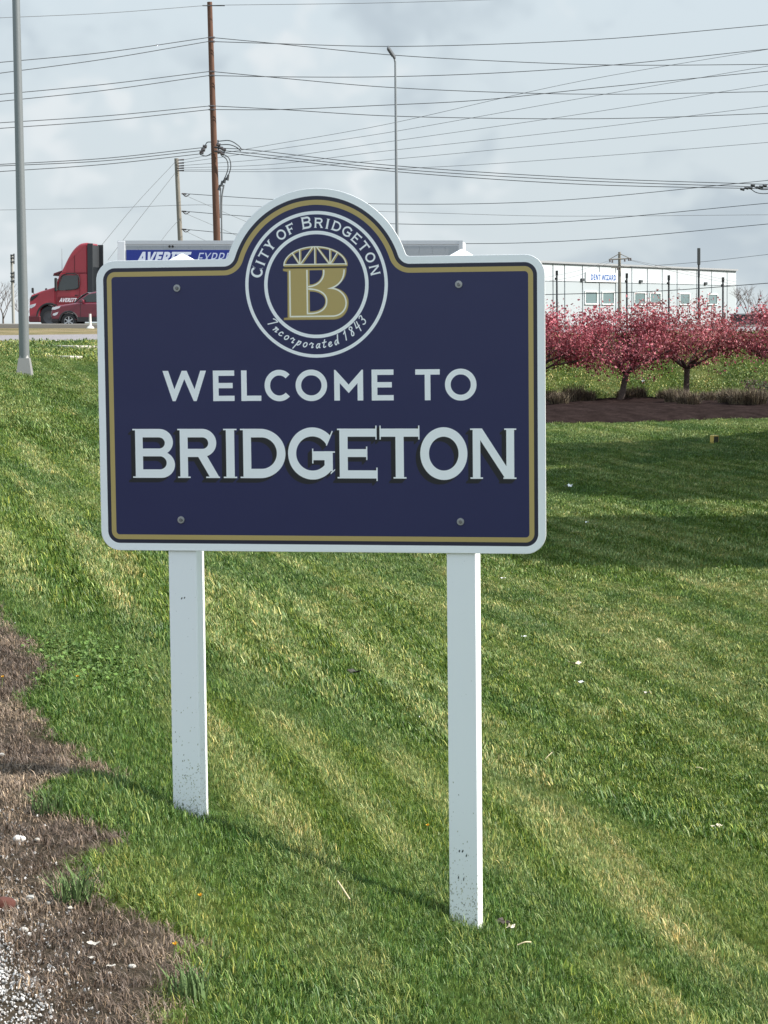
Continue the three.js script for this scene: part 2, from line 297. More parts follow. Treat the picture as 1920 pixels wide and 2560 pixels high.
/* engraved capitals with hairline serifs; box (0,0)-(w,100) */
function cap(c, ch, w, t = 19, b = 15, s = 6, hl = 4) {
  const el = (cx, cy, rx, ry, a0, a1, ccw) => c.ellipse(cx, cy, rx, ry, 0, a0, a1, ccw), P = Math.PI;
  const R = (x, y, ww, h) => c.rect(x, y, ww, h);
  const serifs = (x) => { R(x - s, 0, t + 2 * s, hl); R(x - s, 100 - hl, t + 2 * s, hl); };
  const fill = () => { c.fill('evenodd'); c.beginPath(); };
  /* outlines measured on the photograph for the main capitals */
  const W0 = { B: 86, R: 89.6, I: 27, D: 90, G: 92.8, E: 80, T: 79.4, O: 94.8, N: 93 }[ch];
  if (W0) {
    c.save(); c.scale(w / W0, 1); c.beginPath(); const h = hl * 0.75;
    const bowl = (x0, x1, y0, y1) => { const r = (y1 - y0) / 2, rx = Math.min(r * 1.05, (x1 - x0) * 0.6); c.moveTo(x0, y0); c.lineTo(x1 - rx, y0); el(x1 - rx, y0 + r, rx, r, -P / 2, P / 2); c.lineTo(x0, y1); c.closePath(); };
    const poly = (...p) => { c.moveTo(p[0], p[1]); for (let k = 2; k < p.length; k += 2) c.lineTo(p[k], p[k + 1]); c.closePath(); };
    if (ch === 'I') { R(5.4, 0, 16.8, 100); fill(); R(0, 0, 27, h); R(0, 100 - h, 27, h); fill(); }
    if (ch === 'B') { bowl(5.5, 82.6, 0, 54); bowl(21, 65.8, 17.5, 40); fill(); bowl(5.5, 86, 46, 100); bowl(21, 69, 56, 82.5); fill(); R(21, 40, 40, 16); fill(); R(0, 0, 8, h); R(0, 100 - h, 8, h); fill(); }
    if (ch === 'R') { bowl(5, 82.6, 0, 57.3); bowl(21.8, 65.3, 17.5, 40.5); fill(); R(5, 0, 16.8, 100); fill(); poly(43, 56, 62.8, 55.5, 88.5, 99, 68.5, 99); fill(); R(0, 0, 8, h); R(0, 100 - h, 27, h); R(60, 100 - h, 29.6, h); fill(); }
    if (ch === 'D') { bowl(5.7, 90, 0, 100); bowl(21.8, 72.7, 17.6, 81); fill(); R(0, 0, 8, h); R(0, 100 - h, 8, h); fill(); }
    if (ch === 'E') { R(4.5, 0, 16.5, 100); fill(); R(4.5, 0, 74.2, 16.5); fill(); R(4.5, 41, 55, 16); fill(); R(4.5, 83.5, 75.5, 16.5); fill(); R(0, 0, 8, h); R(0, 100 - h, 8, h); R(76.2, -6, 2.6, 28); R(57.4, 36, 2.6, 27); R(77.4, 78, 2.6, 27); fill(); }
    if (ch === 'T') { R(31.5, 0, 16.5, 100); fill(); R(0, 0, 79.4, 16.5); fill(); R(0, -6, 2.6, 28); R(76.8, -6, 2.6, 28); R(27, 100 - h, 26, h); fill(); }
    if (ch === 'O') { el(47.4, 50, 47.4, 52.5, 0, 2 * P); c.closePath(); el(47.4, 50, 29.6, 33.6, 0, 2 * P); fill(); }
    if (ch === 'N') { R(5, 0, 15.5, 100); fill(); R(72.7, 0, 15.9, 100); fill(); poly(5, 0, 24, 0, 88.6, 99, 70, 99); fill(); R(0, 0, 24.5, h); R(0, 100 - h, 25.5, h); R(68.7, 0, 24.3, h); R(66.5, 100 - h, 26.5, h); fill(); }
    if (ch === 'G') {
      c.save(); c.beginPath(); c.moveTo(-5, -8); c.lineTo(92, -8); c.lineTo(73, 38); c.lineTo(50, 50); c.lineTo(88.3, 50); c.lineTo(88.3, 84.5); c.lineTo(93, 81); c.lineTo(93, 110); c.lineTo(-5, 110); c.closePath(); c.clip();
      c.beginPath(); el(48.4, 50, 48.4, 52.5, 0, 2 * P); c.closePath(); el(48.4, 50, 32.2, 34.3, 0, 2 * P); fill(); c.restore();
      R(72, 45.5, 16.3, 40); fill(); R(48.4, 45.5, 40, 18); fill(); R(72, 45.5, 20.8, h); R(47.6, 40, 2.6, 30); fill(); poly(87, 4, 89, 5.6, 77, 34.5, 74.8, 33.4); fill(); poly(84, 88, 92.8, 81, 92.8, 83.5, 84, 92); fill();
    }
    c.restore(); return;
  }
  c.beginPath();
  if (ch === 'F') { R(0, 0, s + 1, hl); R(0, 100 - hl, s + 1, hl); fill(); R(s, 0, t, 100); fill(); R(s, 0, w - s, b); fill(); R(s, 44, w * 0.72 - s, b - 2); fill(); R(w - hl, -5, hl, b + 12); fill(); R(w * 0.72 - hl, 36, hl, b + 14); fill(); R(s + t, 100 - hl, s, hl); fill(); }
  if (ch === 'C') {
    const a = 0.75; c.moveTo(w * 0.5 + w / 2 * Math.cos(a), 50 - 51.5 * Math.sin(a)); el(w / 2, 50, w / 2, 51.5, -a, a, true);
    el(w / 2, 50, w / 2 - t, 51.5 - b, a * 0.92, -a * 0.92, false); c.closePath(); fill();
    c.moveTo(w * 0.96, 2); c.lineTo(w * 0.99, 4); c.lineTo(w * 0.82, 34); c.lineTo(w * 0.79, 32); c.closePath(); fill();
    { c.moveTo(w * 0.79, 68); c.lineTo(w * 0.82, 66); c.lineTo(w * 0.99, 96); c.lineTo(w * 0.96, 98); c.closePath(); fill(); }
  }
  if (ch === 'Y') { R((w - t) / 2, 48, t, 52); fill(); c.moveTo(s, 0); c.lineTo(s + t * 1.1, 0); c.lineTo(w / 2 + t * 0.5, 54); c.lineTo(w / 2 - t * 0.5, 54); c.closePath(); fill(); c.moveTo(w - s, 0); c.lineTo(w - s - t * 1.1, 0); c.lineTo(w / 2 - t * 0.5, 54); c.lineTo(w / 2 + t * 0.5, 54); c.closePath(); fill(); R(0, 0, t + s * 2, hl); R(w - t - 2 * s, 0, t + 2 * s, hl); R((w - t) / 2 - s, 100 - hl, t + 2 * s, hl); fill(); }
}
const WHITE = '#f6f9fb', NAVY = '#1b2050', GOLD = '#b7a164', CREAM = '#f4f2e2';
function signPrint() {
  const K = 2048 / (2 * HALF), cv = document.createElement('canvas'); cv.width = 2048; cv.height = Math.ceil(BOT * K);
  const c = cv.getContext('2d'); c.fillStyle = WHITE; c.fillRect(0, 0, cv.width, cv.height); c.setTransform(K, 0, 0, K, HALF * K, 0);
  const area = (d, col) => { c.beginPath(); outline(d, { move: (x, y) => c.moveTo(x, y), line: (x, y) => c.lineTo(x, y), arc: (...a) => c.arc(...a) }); c.closePath(); c.fillStyle = col; c.fill(); };
  area(19, '#1a1c33'); area(28.5, GOLD); area(41, NAVY);
  const ring = (r, w) => { c.beginPath(); c.arc(0, SC, r, 0, 2 * Math.PI); c.lineWidth = w; c.strokeStyle = WHITE; c.stroke(); };
  ring(178, 8.5); ring(129, 9);
  /* seal lettering */
  c.fillStyle = WHITE;
  const arcCaps = [['C', -77.6, 1], ['I', -68.6, 0], ['T', -60, 0], ['Y', -50, 0], ['O', -35, 0], ['F', -24.6, 0], ['B', -8.6, 1], ['R', 3.2, 0], ['I', 11.6, 0], ['D', 20.6, 0], ['G', 31.8, 0], ['E', 42.6, 0], ['T', 53, 0], ['O', 64.8, 0], ['N', 77.2, 0]];
  const AW = { C: 92, I: 34, T: 88, Y: 92, O: 98, F: 80, B: 84, R: 92, D: 94, G: 100, E: 80, N: 98 };
  for (const [ch, a, big] of arcCaps) { const h = big ? 30 : 25, k = h / 100; c.save(); c.translate(0, SC); c.rotate(a * Math.PI / 180); c.translate(0, -140.5 - h); c.scale(k, k); c.translate(-AW[ch] / 2, 0); cap(c, ch, AW[ch], 21, 17, 6, 7); c.restore(); }
  /* script along the foot of the seal: pen strokes */
  const S = {                                              // x to the right, y up, x-height 10
    I: [[-2, 17, 3, 21, 9, 20], [9, 20, 5, 10, 1, 0]], n: [[0, 8, 2, 10, 3, 9], [3, 9, 2, 4, 1, 0], [1, 1, 5, 10, 8, 9], [8, 9, 7, 4, 7, 0.5], [7, 0.5, 8.5, 0, 10, 2]],
    c: [[8, 8, 7, 10.5, 4.5, 9.6], [4.5, 9.6, 0.5, 6, 2, 1.5], [2, 1.5, 5, -1, 9, 2.5]], o: [[5, 10, 0, 8, 1, 3], [1, 3, 2, -1, 5, 0], [5, 0, 9, 2, 8.5, 7], [8.5, 7, 8, 10, 5, 10]],
    r: [[0, 7, 2, 10, 3.5, 11], [3.5, 11, 5, 9, 8, 9], [8, 9, 6, 4, 6, 1], [6, 1, 7.5, -0.5, 9, 2]], p: [[3, 10, 1, 0, -3, -10], [2, 3, 5, 11, 8.5, 9], [8.5, 9, 9, 2, 4, 0], [4, 0, 2, 0, 1, 2]],
    a: [[8, 9, 4, 11, 1.5, 5], [1.5, 5, 1, 0, 4, 0], [4, 0, 7, 2, 8.5, 9.5], [8.5, 9.5, 7, 2, 9.5, 0.6]], t: [[5, 17, 3, 8, 2.5, 2], [2.5, 2, 3.5, -1, 7, 2], [0, 11, 4, 11.5, 8, 12]],
    e: [[1, 4, 8, 5, 7.5, 8.5], [7.5, 8.5, 5.5, 11, 2.5, 8], [2.5, 8, 0, 3, 3, 0.5], [3, 0.5, 6, -1, 9, 2.5]], d: [[8, 9, 4, 11, 1.5, 5], [1.5, 5, 1, 0, 4, 0], [4, 0, 8, 3, 11, 20], [11, 20, 8, 8, 9.5, 0.6]],
    1: [[2, 15, 5, 17, 7, 20], [7, 20, 5, 10, 2.5, 0]], 8: [[9, 18, 5, 22, 3, 17], [3, 17, 4, 12, 7, 9], [7, 9, 9, 3, 5, 0], [5, 0, 0, 0, 2, 5], [2, 5, 5, 11, 9, 14], [9, 14, 11, 17, 9, 18]], 4: [[5, 20, 3, 13, 1, 8], [1, 8, 5, 7, 10, 8], [10, 18, 8, 8, 6, -3]], 3: [[3, 18, 7, 22, 10, 18], [10, 18, 9, 12, 5, 11.5], [5, 11.5, 11, 10, 8.5, 3], [8.5, 3, 4, -2, 0, 3]],
  };
  c.strokeStyle = WHITE; c.lineWidth = 3.1; c.lineCap = 'round'; c.lineJoin = 'round';
  const script = [['I', -50.5], ['n', -43.5], ['c', -37.4], ['o', -30.8], ['r', -24.6], ['p', -18], ['o', -11.5], ['r', -5.4], ['a', 0.8], ['t', 7.2], ['e', 12.7], ['d', 18.8], ['1', 29.5], ['8', 36.5], ['4', 44], ['3', 51.8]];
  for (const [ch, a] of script) { c.save(); c.translate(0, SC); c.rotate(-a * Math.PI / 180); c.translate(0, 158); c.transform(1, 0, -0.12, 1, 0, 0); c.translate(-5.5, 0); const k = 1.12; for (const s of S[ch]) { c.beginPath(); c.moveTo(s[0] * k, -s[1] * k); c.quadraticCurveTo(s[2] * k, -s[3] * k, s[4] * k, -s[5] * k); c.stroke(); } c.restore(); }
  /* emblem: arched truss over a letter B.  Coordinates read off the photograph, then scaled */
  c.save(); c.translate(0, SC); c.scale(1 / 3.456 / 0.976, 1 / 3.456); c.translate(-804, -829); c.lineCap = 'butt'; c.lineJoin = 'miter';
  const truss = (col, lw, dx, dy) => {
    c.save(); c.translate(dx, dy); c.strokeStyle = col; c.lineWidth = lw; c.beginPath();
    c.ellipse(795, 665, 268, 160, 0, Math.PI, 2 * Math.PI); c.stroke(); c.beginPath();
    const top = (x) => 665 - 160 * Math.sqrt(Math.max(0, 1 - ((x - 795) / 268) ** 2));
    for (const x of [665, 795, 925]) { c.moveTo(x, 650); c.lineTo(x, top(x)); }
    for (const [a, b] of [[672, 778], [918, 812], [660, 600], [930, 990]]) { c.moveTo(a, 650); c.lineTo(b, top(b)); }
    c.stroke(); c.fillStyle = col; c.fillRect(525, 650, 545, lw); c.restore();
  };
  truss(GOLD, 21, 5, 5); truss(CREAM, 10, 0, 0);
  c.fillStyle = '#15141c'; c.fillRect(530, 676, 538, 12);
  const bOut = () => { c.beginPath(); c.moveTo(520, 690); c.lineTo(1065, 690); c.quadraticCurveTo(1070, 800, 958, 848); c.lineTo(958, 858); c.bezierCurveTo(1040, 875, 1082, 930, 1080, 985); c.bezierCurveTo(1078, 1070, 1030, 1128, 950, 1130); c.lineTo(522, 1130); c.lineTo(522, 1114); c.lineTo(555, 1110); c.lineTo(558, 716); c.lineTo(520, 708); c.closePath(); };
  const hole1 = () => { c.moveTo(748, 706); c.lineTo(858, 706); c.bezierCurveTo(866, 770, 820, 826, 748, 828); c.closePath(); };
  const hole2 = () => { c.moveTo(748, 888); c.bezierCurveTo(830, 888, 880, 925, 880, 970); c.bezierCurveTo(880, 1030, 830, 1058, 748, 1060); c.closePath(); };
  bOut(); c.fillStyle = GOLD; c.fill(); c.lineWidth = 5; c.strokeStyle = '#8d7b48'; c.stroke();
  c.fillStyle = NAVY; c.beginPath(); hole1(); hole2(); c.fill();
  c.strokeStyle = CREAM; c.lineWidth = 13; const line = (f) => { c.beginPath(); f(); c.stroke(); };
  line(() => { c.moveTo(577, 706); c.lineTo(577, 1102); c.lineTo(945, 1102); c.bezierCurveTo(1020, 1098, 1060, 1045, 1060, 985); c.bezierCurveTo(1056, 920, 1005, 868, 930, 862); c.bezierCurveTo(1000, 840, 1045, 790, 1046, 702); });
  line(() => { c.moveTo(726, 702); c.lineTo(726, 1078); c.lineTo(770, 1077); c.bezierCurveTo(850, 1070, 893, 1030, 893, 970); c.bezierCurveTo(893, 900, 820, 868, 735, 866); });
  line(() => { c.moveTo(870, 702); c.bezierCurveTo(880, 780, 826, 842, 735, 846); });
  c.restore();
  /* WELCOME TO */
  const X = (z) => { const p = (230 + z / 1.418 - 792.6) / 0.976; return p / (1 + 0.000032 * p); };
  const sans = (ch, z0, z1) => {
    const x0 = X(z0), w = X(z1) - x0, y = 451, h = 77, t = 14.5; c.save(); c.translate(x0, y); c.beginPath(); c.lineWidth = t; c.strokeStyle = WHITE; c.fillStyle = WHITE; c.lineJoin = 'miter'; c.lineCap = 'butt'; c.miterLimit = 3;
    const u = t / 2;
    if (ch === 'E' || ch === 'L') { c.fillRect(0, 0, t, h); c.fillRect(0, h - t + 1, w, t - 1); if (ch === 'E') { c.fillRect(0, 0, w, t - 1); c.fillRect(0, h / 2 - u, w * 0.92, t - 1); } }
    if (ch === 'T') { c.fillRect(0, 0, w, t - 1); c.fillRect(w / 2 - u, 0, t, h); }
    if (ch === 'O') { c.ellipse(w / 2, h / 2, w / 2 - u, h / 2 - u + 1, 0, 0, 7); c.stroke(); }
    if (ch === 'C') { c.ellipse(w * 0.55, h / 2, w * 0.55 - u, h / 2 - u + 1, 0, -0.78, 0.78, true); c.stroke(); }
    if (ch === 'W') { c.rect(-20, 0, w + 40, h); c.clip(); c.beginPath(); c.moveTo(5, -8); c.lineTo(w * 0.262, h * 0.87); c.lineTo(w / 2, 3); c.lineTo(w * 0.738, h * 0.87); c.lineTo(w - 5, -8); c.miterLimit = 6; c.stroke(); }
    if (ch === 'M') { c.rect(-5, 0, w + 10, h); c.clip(); c.beginPath(); c.moveTo(u, h + 5); c.lineTo(u, 15); c.lineTo(w / 2, h * 0.62); c.lineTo(w - u, 15); c.lineTo(w - u, h + 5); c.miterLimit = 8; c.stroke(); }
    c.restore();
  };
  [['W', 248, 403], ['E', 427, 503], ['L', 527, 598], ['C', 610, 705], ['O', 720, 832], ['M', 857, 960], ['E', 990, 1068], ['T', 1145, 1232], ['O', 1250, 1362]].forEach((a) => sans(...a));
  /* BRIDGETON with its printed black block shade */
  const big = [['B', 137, 287], ['R', 297, 447], ['I', 460, 508], ['D', 520, 681], ['G', 690, 857], ['E', 865, 1008], ['T', 1016, 1158], ['O', 1160, 1328], ['N', 1338, 1502]];
  const word = (dx, dy, col) => { c.fillStyle = col; for (const [ch, z0, z1] of big) { c.save(); c.translate(X(z0) + dx, 598 + dy); const k = 1.25; c.scale(k, k); cap(c, ch, (X(z1) - X(z0)) / k); c.restore(); } };
  for (let i = 12; i > 0; i--) word(-i * 0.95, i * 0.95, '#10131c');
  word(0, 0, WHITE);
  const t = new THREE.CanvasTexture(cv); t.colorSpace = THREE.SRGBColorSpace; t.magFilter = THREE.LinearFilter; return t;
}
{
  const TOP = at(787.5, 470.5, 7.67), yaw = -11.1 * Math.PI / 180;
  const base = gy(TOP.x, -TOP.z), sign = thing('welcome_sign', 'navy arched welcome sign with gold border on two white posts', 'sign', [TOP.x, base, TOP.z], yaw);
  const H = TOP.y - base;
  obj('panel', extr(signShape(0), 0.005, -0.005, 0.0008).translate(0, H, 0), std([0.86, 0.87, 0.88], 0.45), sign);
  const fg = new THREE.ShapeGeometry(signShape(1.2)), p = fg.attributes.position, uv = fg.attributes.uv;
  for (let i = 0; i < p.count; i++) uv.setXY(i, (p.getX(i) / U + HALF) / (2 * HALF), 1 + p.getY(i) / U / BOT);
  obj('printed_face', fg.translate(0, H, 0.0012), new THREE.MeshPhysicalMaterial({ map: signPrint(), roughness: 0.46, clearcoat: 0.3, clearcoatRoughness: 0.2, bumpMap: tex(128, (i, j) => { const v = 255 * fbm(i * 0.035 + 3, j * 0.035, 3); return [v, v, v]; }, false), bumpScale: 0.003 }), sign);
  /* posts: vinyl sleeves splashed with mower dirt near the ground */
  const W = 0.098;
  const post = (X, seed) => {
    const wx = TOP.x + X * Math.cos(yaw), wz = TOP.z - X * Math.sin(yaw) - 0.055, g0 = gy(wx, -wz) - base, top = H - 155 * U - 0.05, foot = g0 - 0.35;
    const cv = document.createElement('canvas'); cv.width = 512; cv.height = 2048; const c = cv.getContext('2d'), r = rng(seed), len = top - foot;
    c.fillStyle = '#f3f6f8'; c.fillRect(0, 0, 512, 2048);
    const Y = (h) => 2048 * (1 - (h + 0.35) / len);                                    // h: height over the ground
    for (let i = 0; i < 1900; i++) { const h = -Math.log(1 - r()) * 0.085 - 0.03, x = r() * 512, s = 0.4 + r() * 1.1 * (r() < 0.05 ? 2 : 1), k = r(); c.fillStyle = k < 0.55 ? 'rgba(104,108,78,0.5)' : k < 0.85 ? 'rgba(140,134,98,0.45)' : 'rgba(60,62,54,0.6)'; c.beginPath(); c.ellipse(x, Y(h), s * 1.3, s * 2.1, r() * 3, 0, 7); c.fill(); }
    for (let i = 0; i < 260; i++) { c.fillStyle = 'rgba(132,136,138,0.35)'; c.beginPath(); c.arc(r() * 512, r() * 2048, 0.5 + r() * 1.2, 0, 7); c.fill(); }
    const dents = seed === 71 ? [[0.36, 0.25], [0.47, 0.25], [0.6, 0.235], [0.32, 0.16], [0.5, 0.155]] : [[0.45, 0.75], [0.55, 0.752]];
    c.fillStyle = '#33363a'; for (const [u, h] of dents) { c.beginPath(); c.ellipse(u * 128, Y(h), 1.8 + r() * 1.2, 3.4 + r() * 2, r(), 0, 7); c.fill(); c.beginPath(); c.ellipse(256 + u * 128, Y(h), 2.6, 6, r(), 0, 7); c.fill(); }
    const t = new THREE.CanvasTexture(cv); t.colorSpace = THREE.SRGBColorSpace; t.magFilter = THREE.LinearFilter; t.wrapS = THREE.RepeatWrapping;
    // four sides, slightly rounded corners, uv: quarter of the sheet a side
    const g = new RoundedBoxGeometry(W, len, W, 2, 0.004), P = g.attributes.position, Nn = g.attributes.normal, V = g.attributes.uv;
    for (let i = 0; i < P.count; i++) { const nx = Nn.getX(i), nz = Nn.getZ(i), side = Math.abs(nz) >= Math.abs(nx) ? (nz > 0 ? 0 : 2) : (nx > 0 ? 1 : 3), a = [P.getX(i), -P.getZ(i), -P.getX(i), P.getZ(i)][side] / W + 0.5; V.setXY(i, (side + Math.min(0.995, Math.max(0.005, a))) / 4, P.getY(i) / len + 0.5); }
    const m = obj('post', g.translate(X, foot + len / 2, -0.006 - W / 2), new THREE.MeshStandardMaterial({ map: t, roughness: 0.45 }), sign);
    const py = new THREE.CylinderGeometry(0.004, 0.088, 0.038, 4, 1).rotateY(Math.PI / 4).translate(X, top + 0.031, -0.069).toNonIndexed(); py.computeVertexNormals();
    obj('post_cap', [rbox(X, top, -0.069, 0.122, 0.024, 0.122, 0.004), py], std([0.82, 0.83, 0.84], 0.45), m);
  };
  post(-360 * U, 70); post(360 * U, 71);
  const steel = std([0.42, 0.43, 0.44], 0.42, { metalness: 0.75 }), dark = std([0.22, 0.22, 0.23], 0.4, { metalness: 0.8 });
  for (const X of [-360, 360]) for (const Y of [242.5, 829.5]) {
    const w = obj('bolt', new THREE.CylinderGeometry(0.0115, 0.0125, 0.003, 24).rotateX(Math.PI / 2).translate(X * U, H - Y * U, 0.0032), steel, sign);
    obj('bolt_head', new THREE.CylinderGeometry(0.0055, 0.0068, 0.006, 6).rotateX(Math.PI / 2).translate(X * U, H - Y * U, 0.0076), dark, w);
  }
}

/* ---------- street lamps ---------- */
const galv = std([0.3, 0.315, 0.32], 0.5, { metalness: 0.35, map: rep(speckle([215, 218, 220], 50), 3, 30) });
function lamp(px, py, d, label, baseY, hTop, head) {
  const p = at(px, py, d), y = baseY ?? gy(p.x, d), t = thing('street_lamp', label, 'lamp post', [p.x, y, -d], 0, 'street lamps by the highway');
  obj('pole', rod([0, 0, 0], [0, hTop, 0], 0.105, 0.05, 20), galv, t);
  const g = new THREE.CylinderGeometry(0.15, 0.22, 0.36, 4, 1).rotateY(Math.PI / 4).translate(0, 0.17, 0).toNonIndexed(); g.computeVertexNormals();
  obj('base_cover', [g, new THREE.CylinderGeometry(0.115, 0.135, 0.06, 4, 1).rotateY(Math.PI / 4).translate(0, 0.37, 0)], std([0.27, 0.27, 0.265], 0.6, { metalness: 0.2 }), t);
  if (head) { const h = obj('lamp_head', [rbox(0, 0, 0, 0.74, 0.13, 0.36, 0.06, 3), box(-0.06, -0.07, 0, 0.46, 0.04, 0.26)], std([0.1, 0.105, 0.11], 0.5, { metalness: 0.4 }), t); h.position.set(-0.2, hTop + 0.42, 0.1); h.rotation.set(0.5, 0, -1.02); obj('arm', rod([0, hTop - 0.1, 0], [-0.06, hTop + 0.2, 0.03], 0.05, 0.045), galv, t); }
  else { const h = obj('lamp_head', [rbox(0, 0, 0, 0.34, 0.11, 0.62, 0.05, 3)], std([0.12, 0.125, 0.13], 0.5, { metalness: 0.4 }), t); h.position.set(0, hTop + 0.1, 0.2); }
  return t;
}
lamp(62, 937, 46, 'tall galvanised lamp post with square base cover standing in the lawn', undefined, 14, false);
{ const top = at(988, 152, 122), y = gy(top.x, 122); lamp(988, 152, 122, 'slender lamp post with a small dark tilted head behind the trailer', y, top.y - y, true); }

/* ---------- vehicles (front towards -x, seen side +z, wheels on y = 0) ---------- */
const HW = -0.1, hwY = (x, d) => gy(x, d) + 0.02;            // turn of the highway
const black = std([0.018, 0.018, 0.019], 0.75), rubber = std([0.025, 0.025, 0.026], 0.85), chrome = std([0.62, 0.63, 0.64], 0.28, { metalness: 0.8 });
const glass = new THREE.MeshPhysicalMaterial({ color: lin(0.02, 0.028, 0.03), roughness: 0.06, metalness: 0, clearcoat: 1, clearcoatRoughness: 0.04 });
const paint = (r, g, b) => new THREE.MeshPhysicalMaterial({ color: lin(r, g, b), roughness: 0.42, clearcoat: 0.7, clearcoatRoughness: 0.12 });
function wheel(parent, x, z, R, w, rim, spokes) {
  const t = obj('wheel', new THREE.LatheGeometry([[R * 0.6, -w / 2], [R * 0.92, -w / 2], [R, -w * 0.36], [R, w * 0.36], [R * 0.92, w / 2], [R * 0.6, w / 2]].map((p) => new THREE.Vector2(...p)), 32).rotateX(Math.PI / 2), rubber, parent);
  t.position.set(x, R, z);
  const parts = [new THREE.TorusGeometry(R * 0.6, R * 0.05, 8, 32).translate(0, 0, w * 0.4), new THREE.CylinderGeometry(R * 0.14, R * 0.14, 0.05, 16).rotateX(Math.PI / 2).translate(0, 0, w * 0.36)];
  for (let k = 0; k < spokes; k++) parts.push(box(0, R * 0.35, w * 0.34, R * 0.15, R * 0.5, 0.04).rotateZ(k * 6.2832 / spokes));
  if (!spokes) parts.push(new THREE.LatheGeometry([[R * 0.1, w * 0.3], [R * 0.4, w * 0.22], [R * 0.6, w * 0.4]].map((p) => new THREE.Vector2(...p)), 24).rotateX(Math.PI / 2));
  obj('rim', parts, rim, t); obj('hub_back', new THREE.CylinderGeometry(R * 0.62, R * 0.62, 0.03, 24).rotateX(Math.PI / 2), black, t);
  return t;
}
function print(w, h, px, draw) { const cv = document.createElement('canvas'); cv.width = px; cv.height = Math.round(px * h / w); const c = cv.getContext('2d'); draw(c, cv.width, cv.height); const t = new THREE.CanvasTexture(cv); t.colorSpace = THREE.SRGBColorSpace; t.magFilter = THREE.LinearFilter; return t; }
function slanted(c, s, x, base, size, maxw, col, style = 'fill', lw = 2) { c.save(); c.translate(x, base); c.transform(1, 0, -0.3, 1, 0, 0); c.font = (style === 'thin' ? '' : 'bold ') + size + 'px sans-serif'; const m = c.measureText(s).width; c.scale(maxw / m, 1); c.lineWidth = lw; c.fillStyle = c.strokeStyle = col; c.fillText(s, 0, 0); if (style === 'fill') { c.lineWidth = size * 0.05; c.strokeText(s, 0, 0); } c.restore(); }
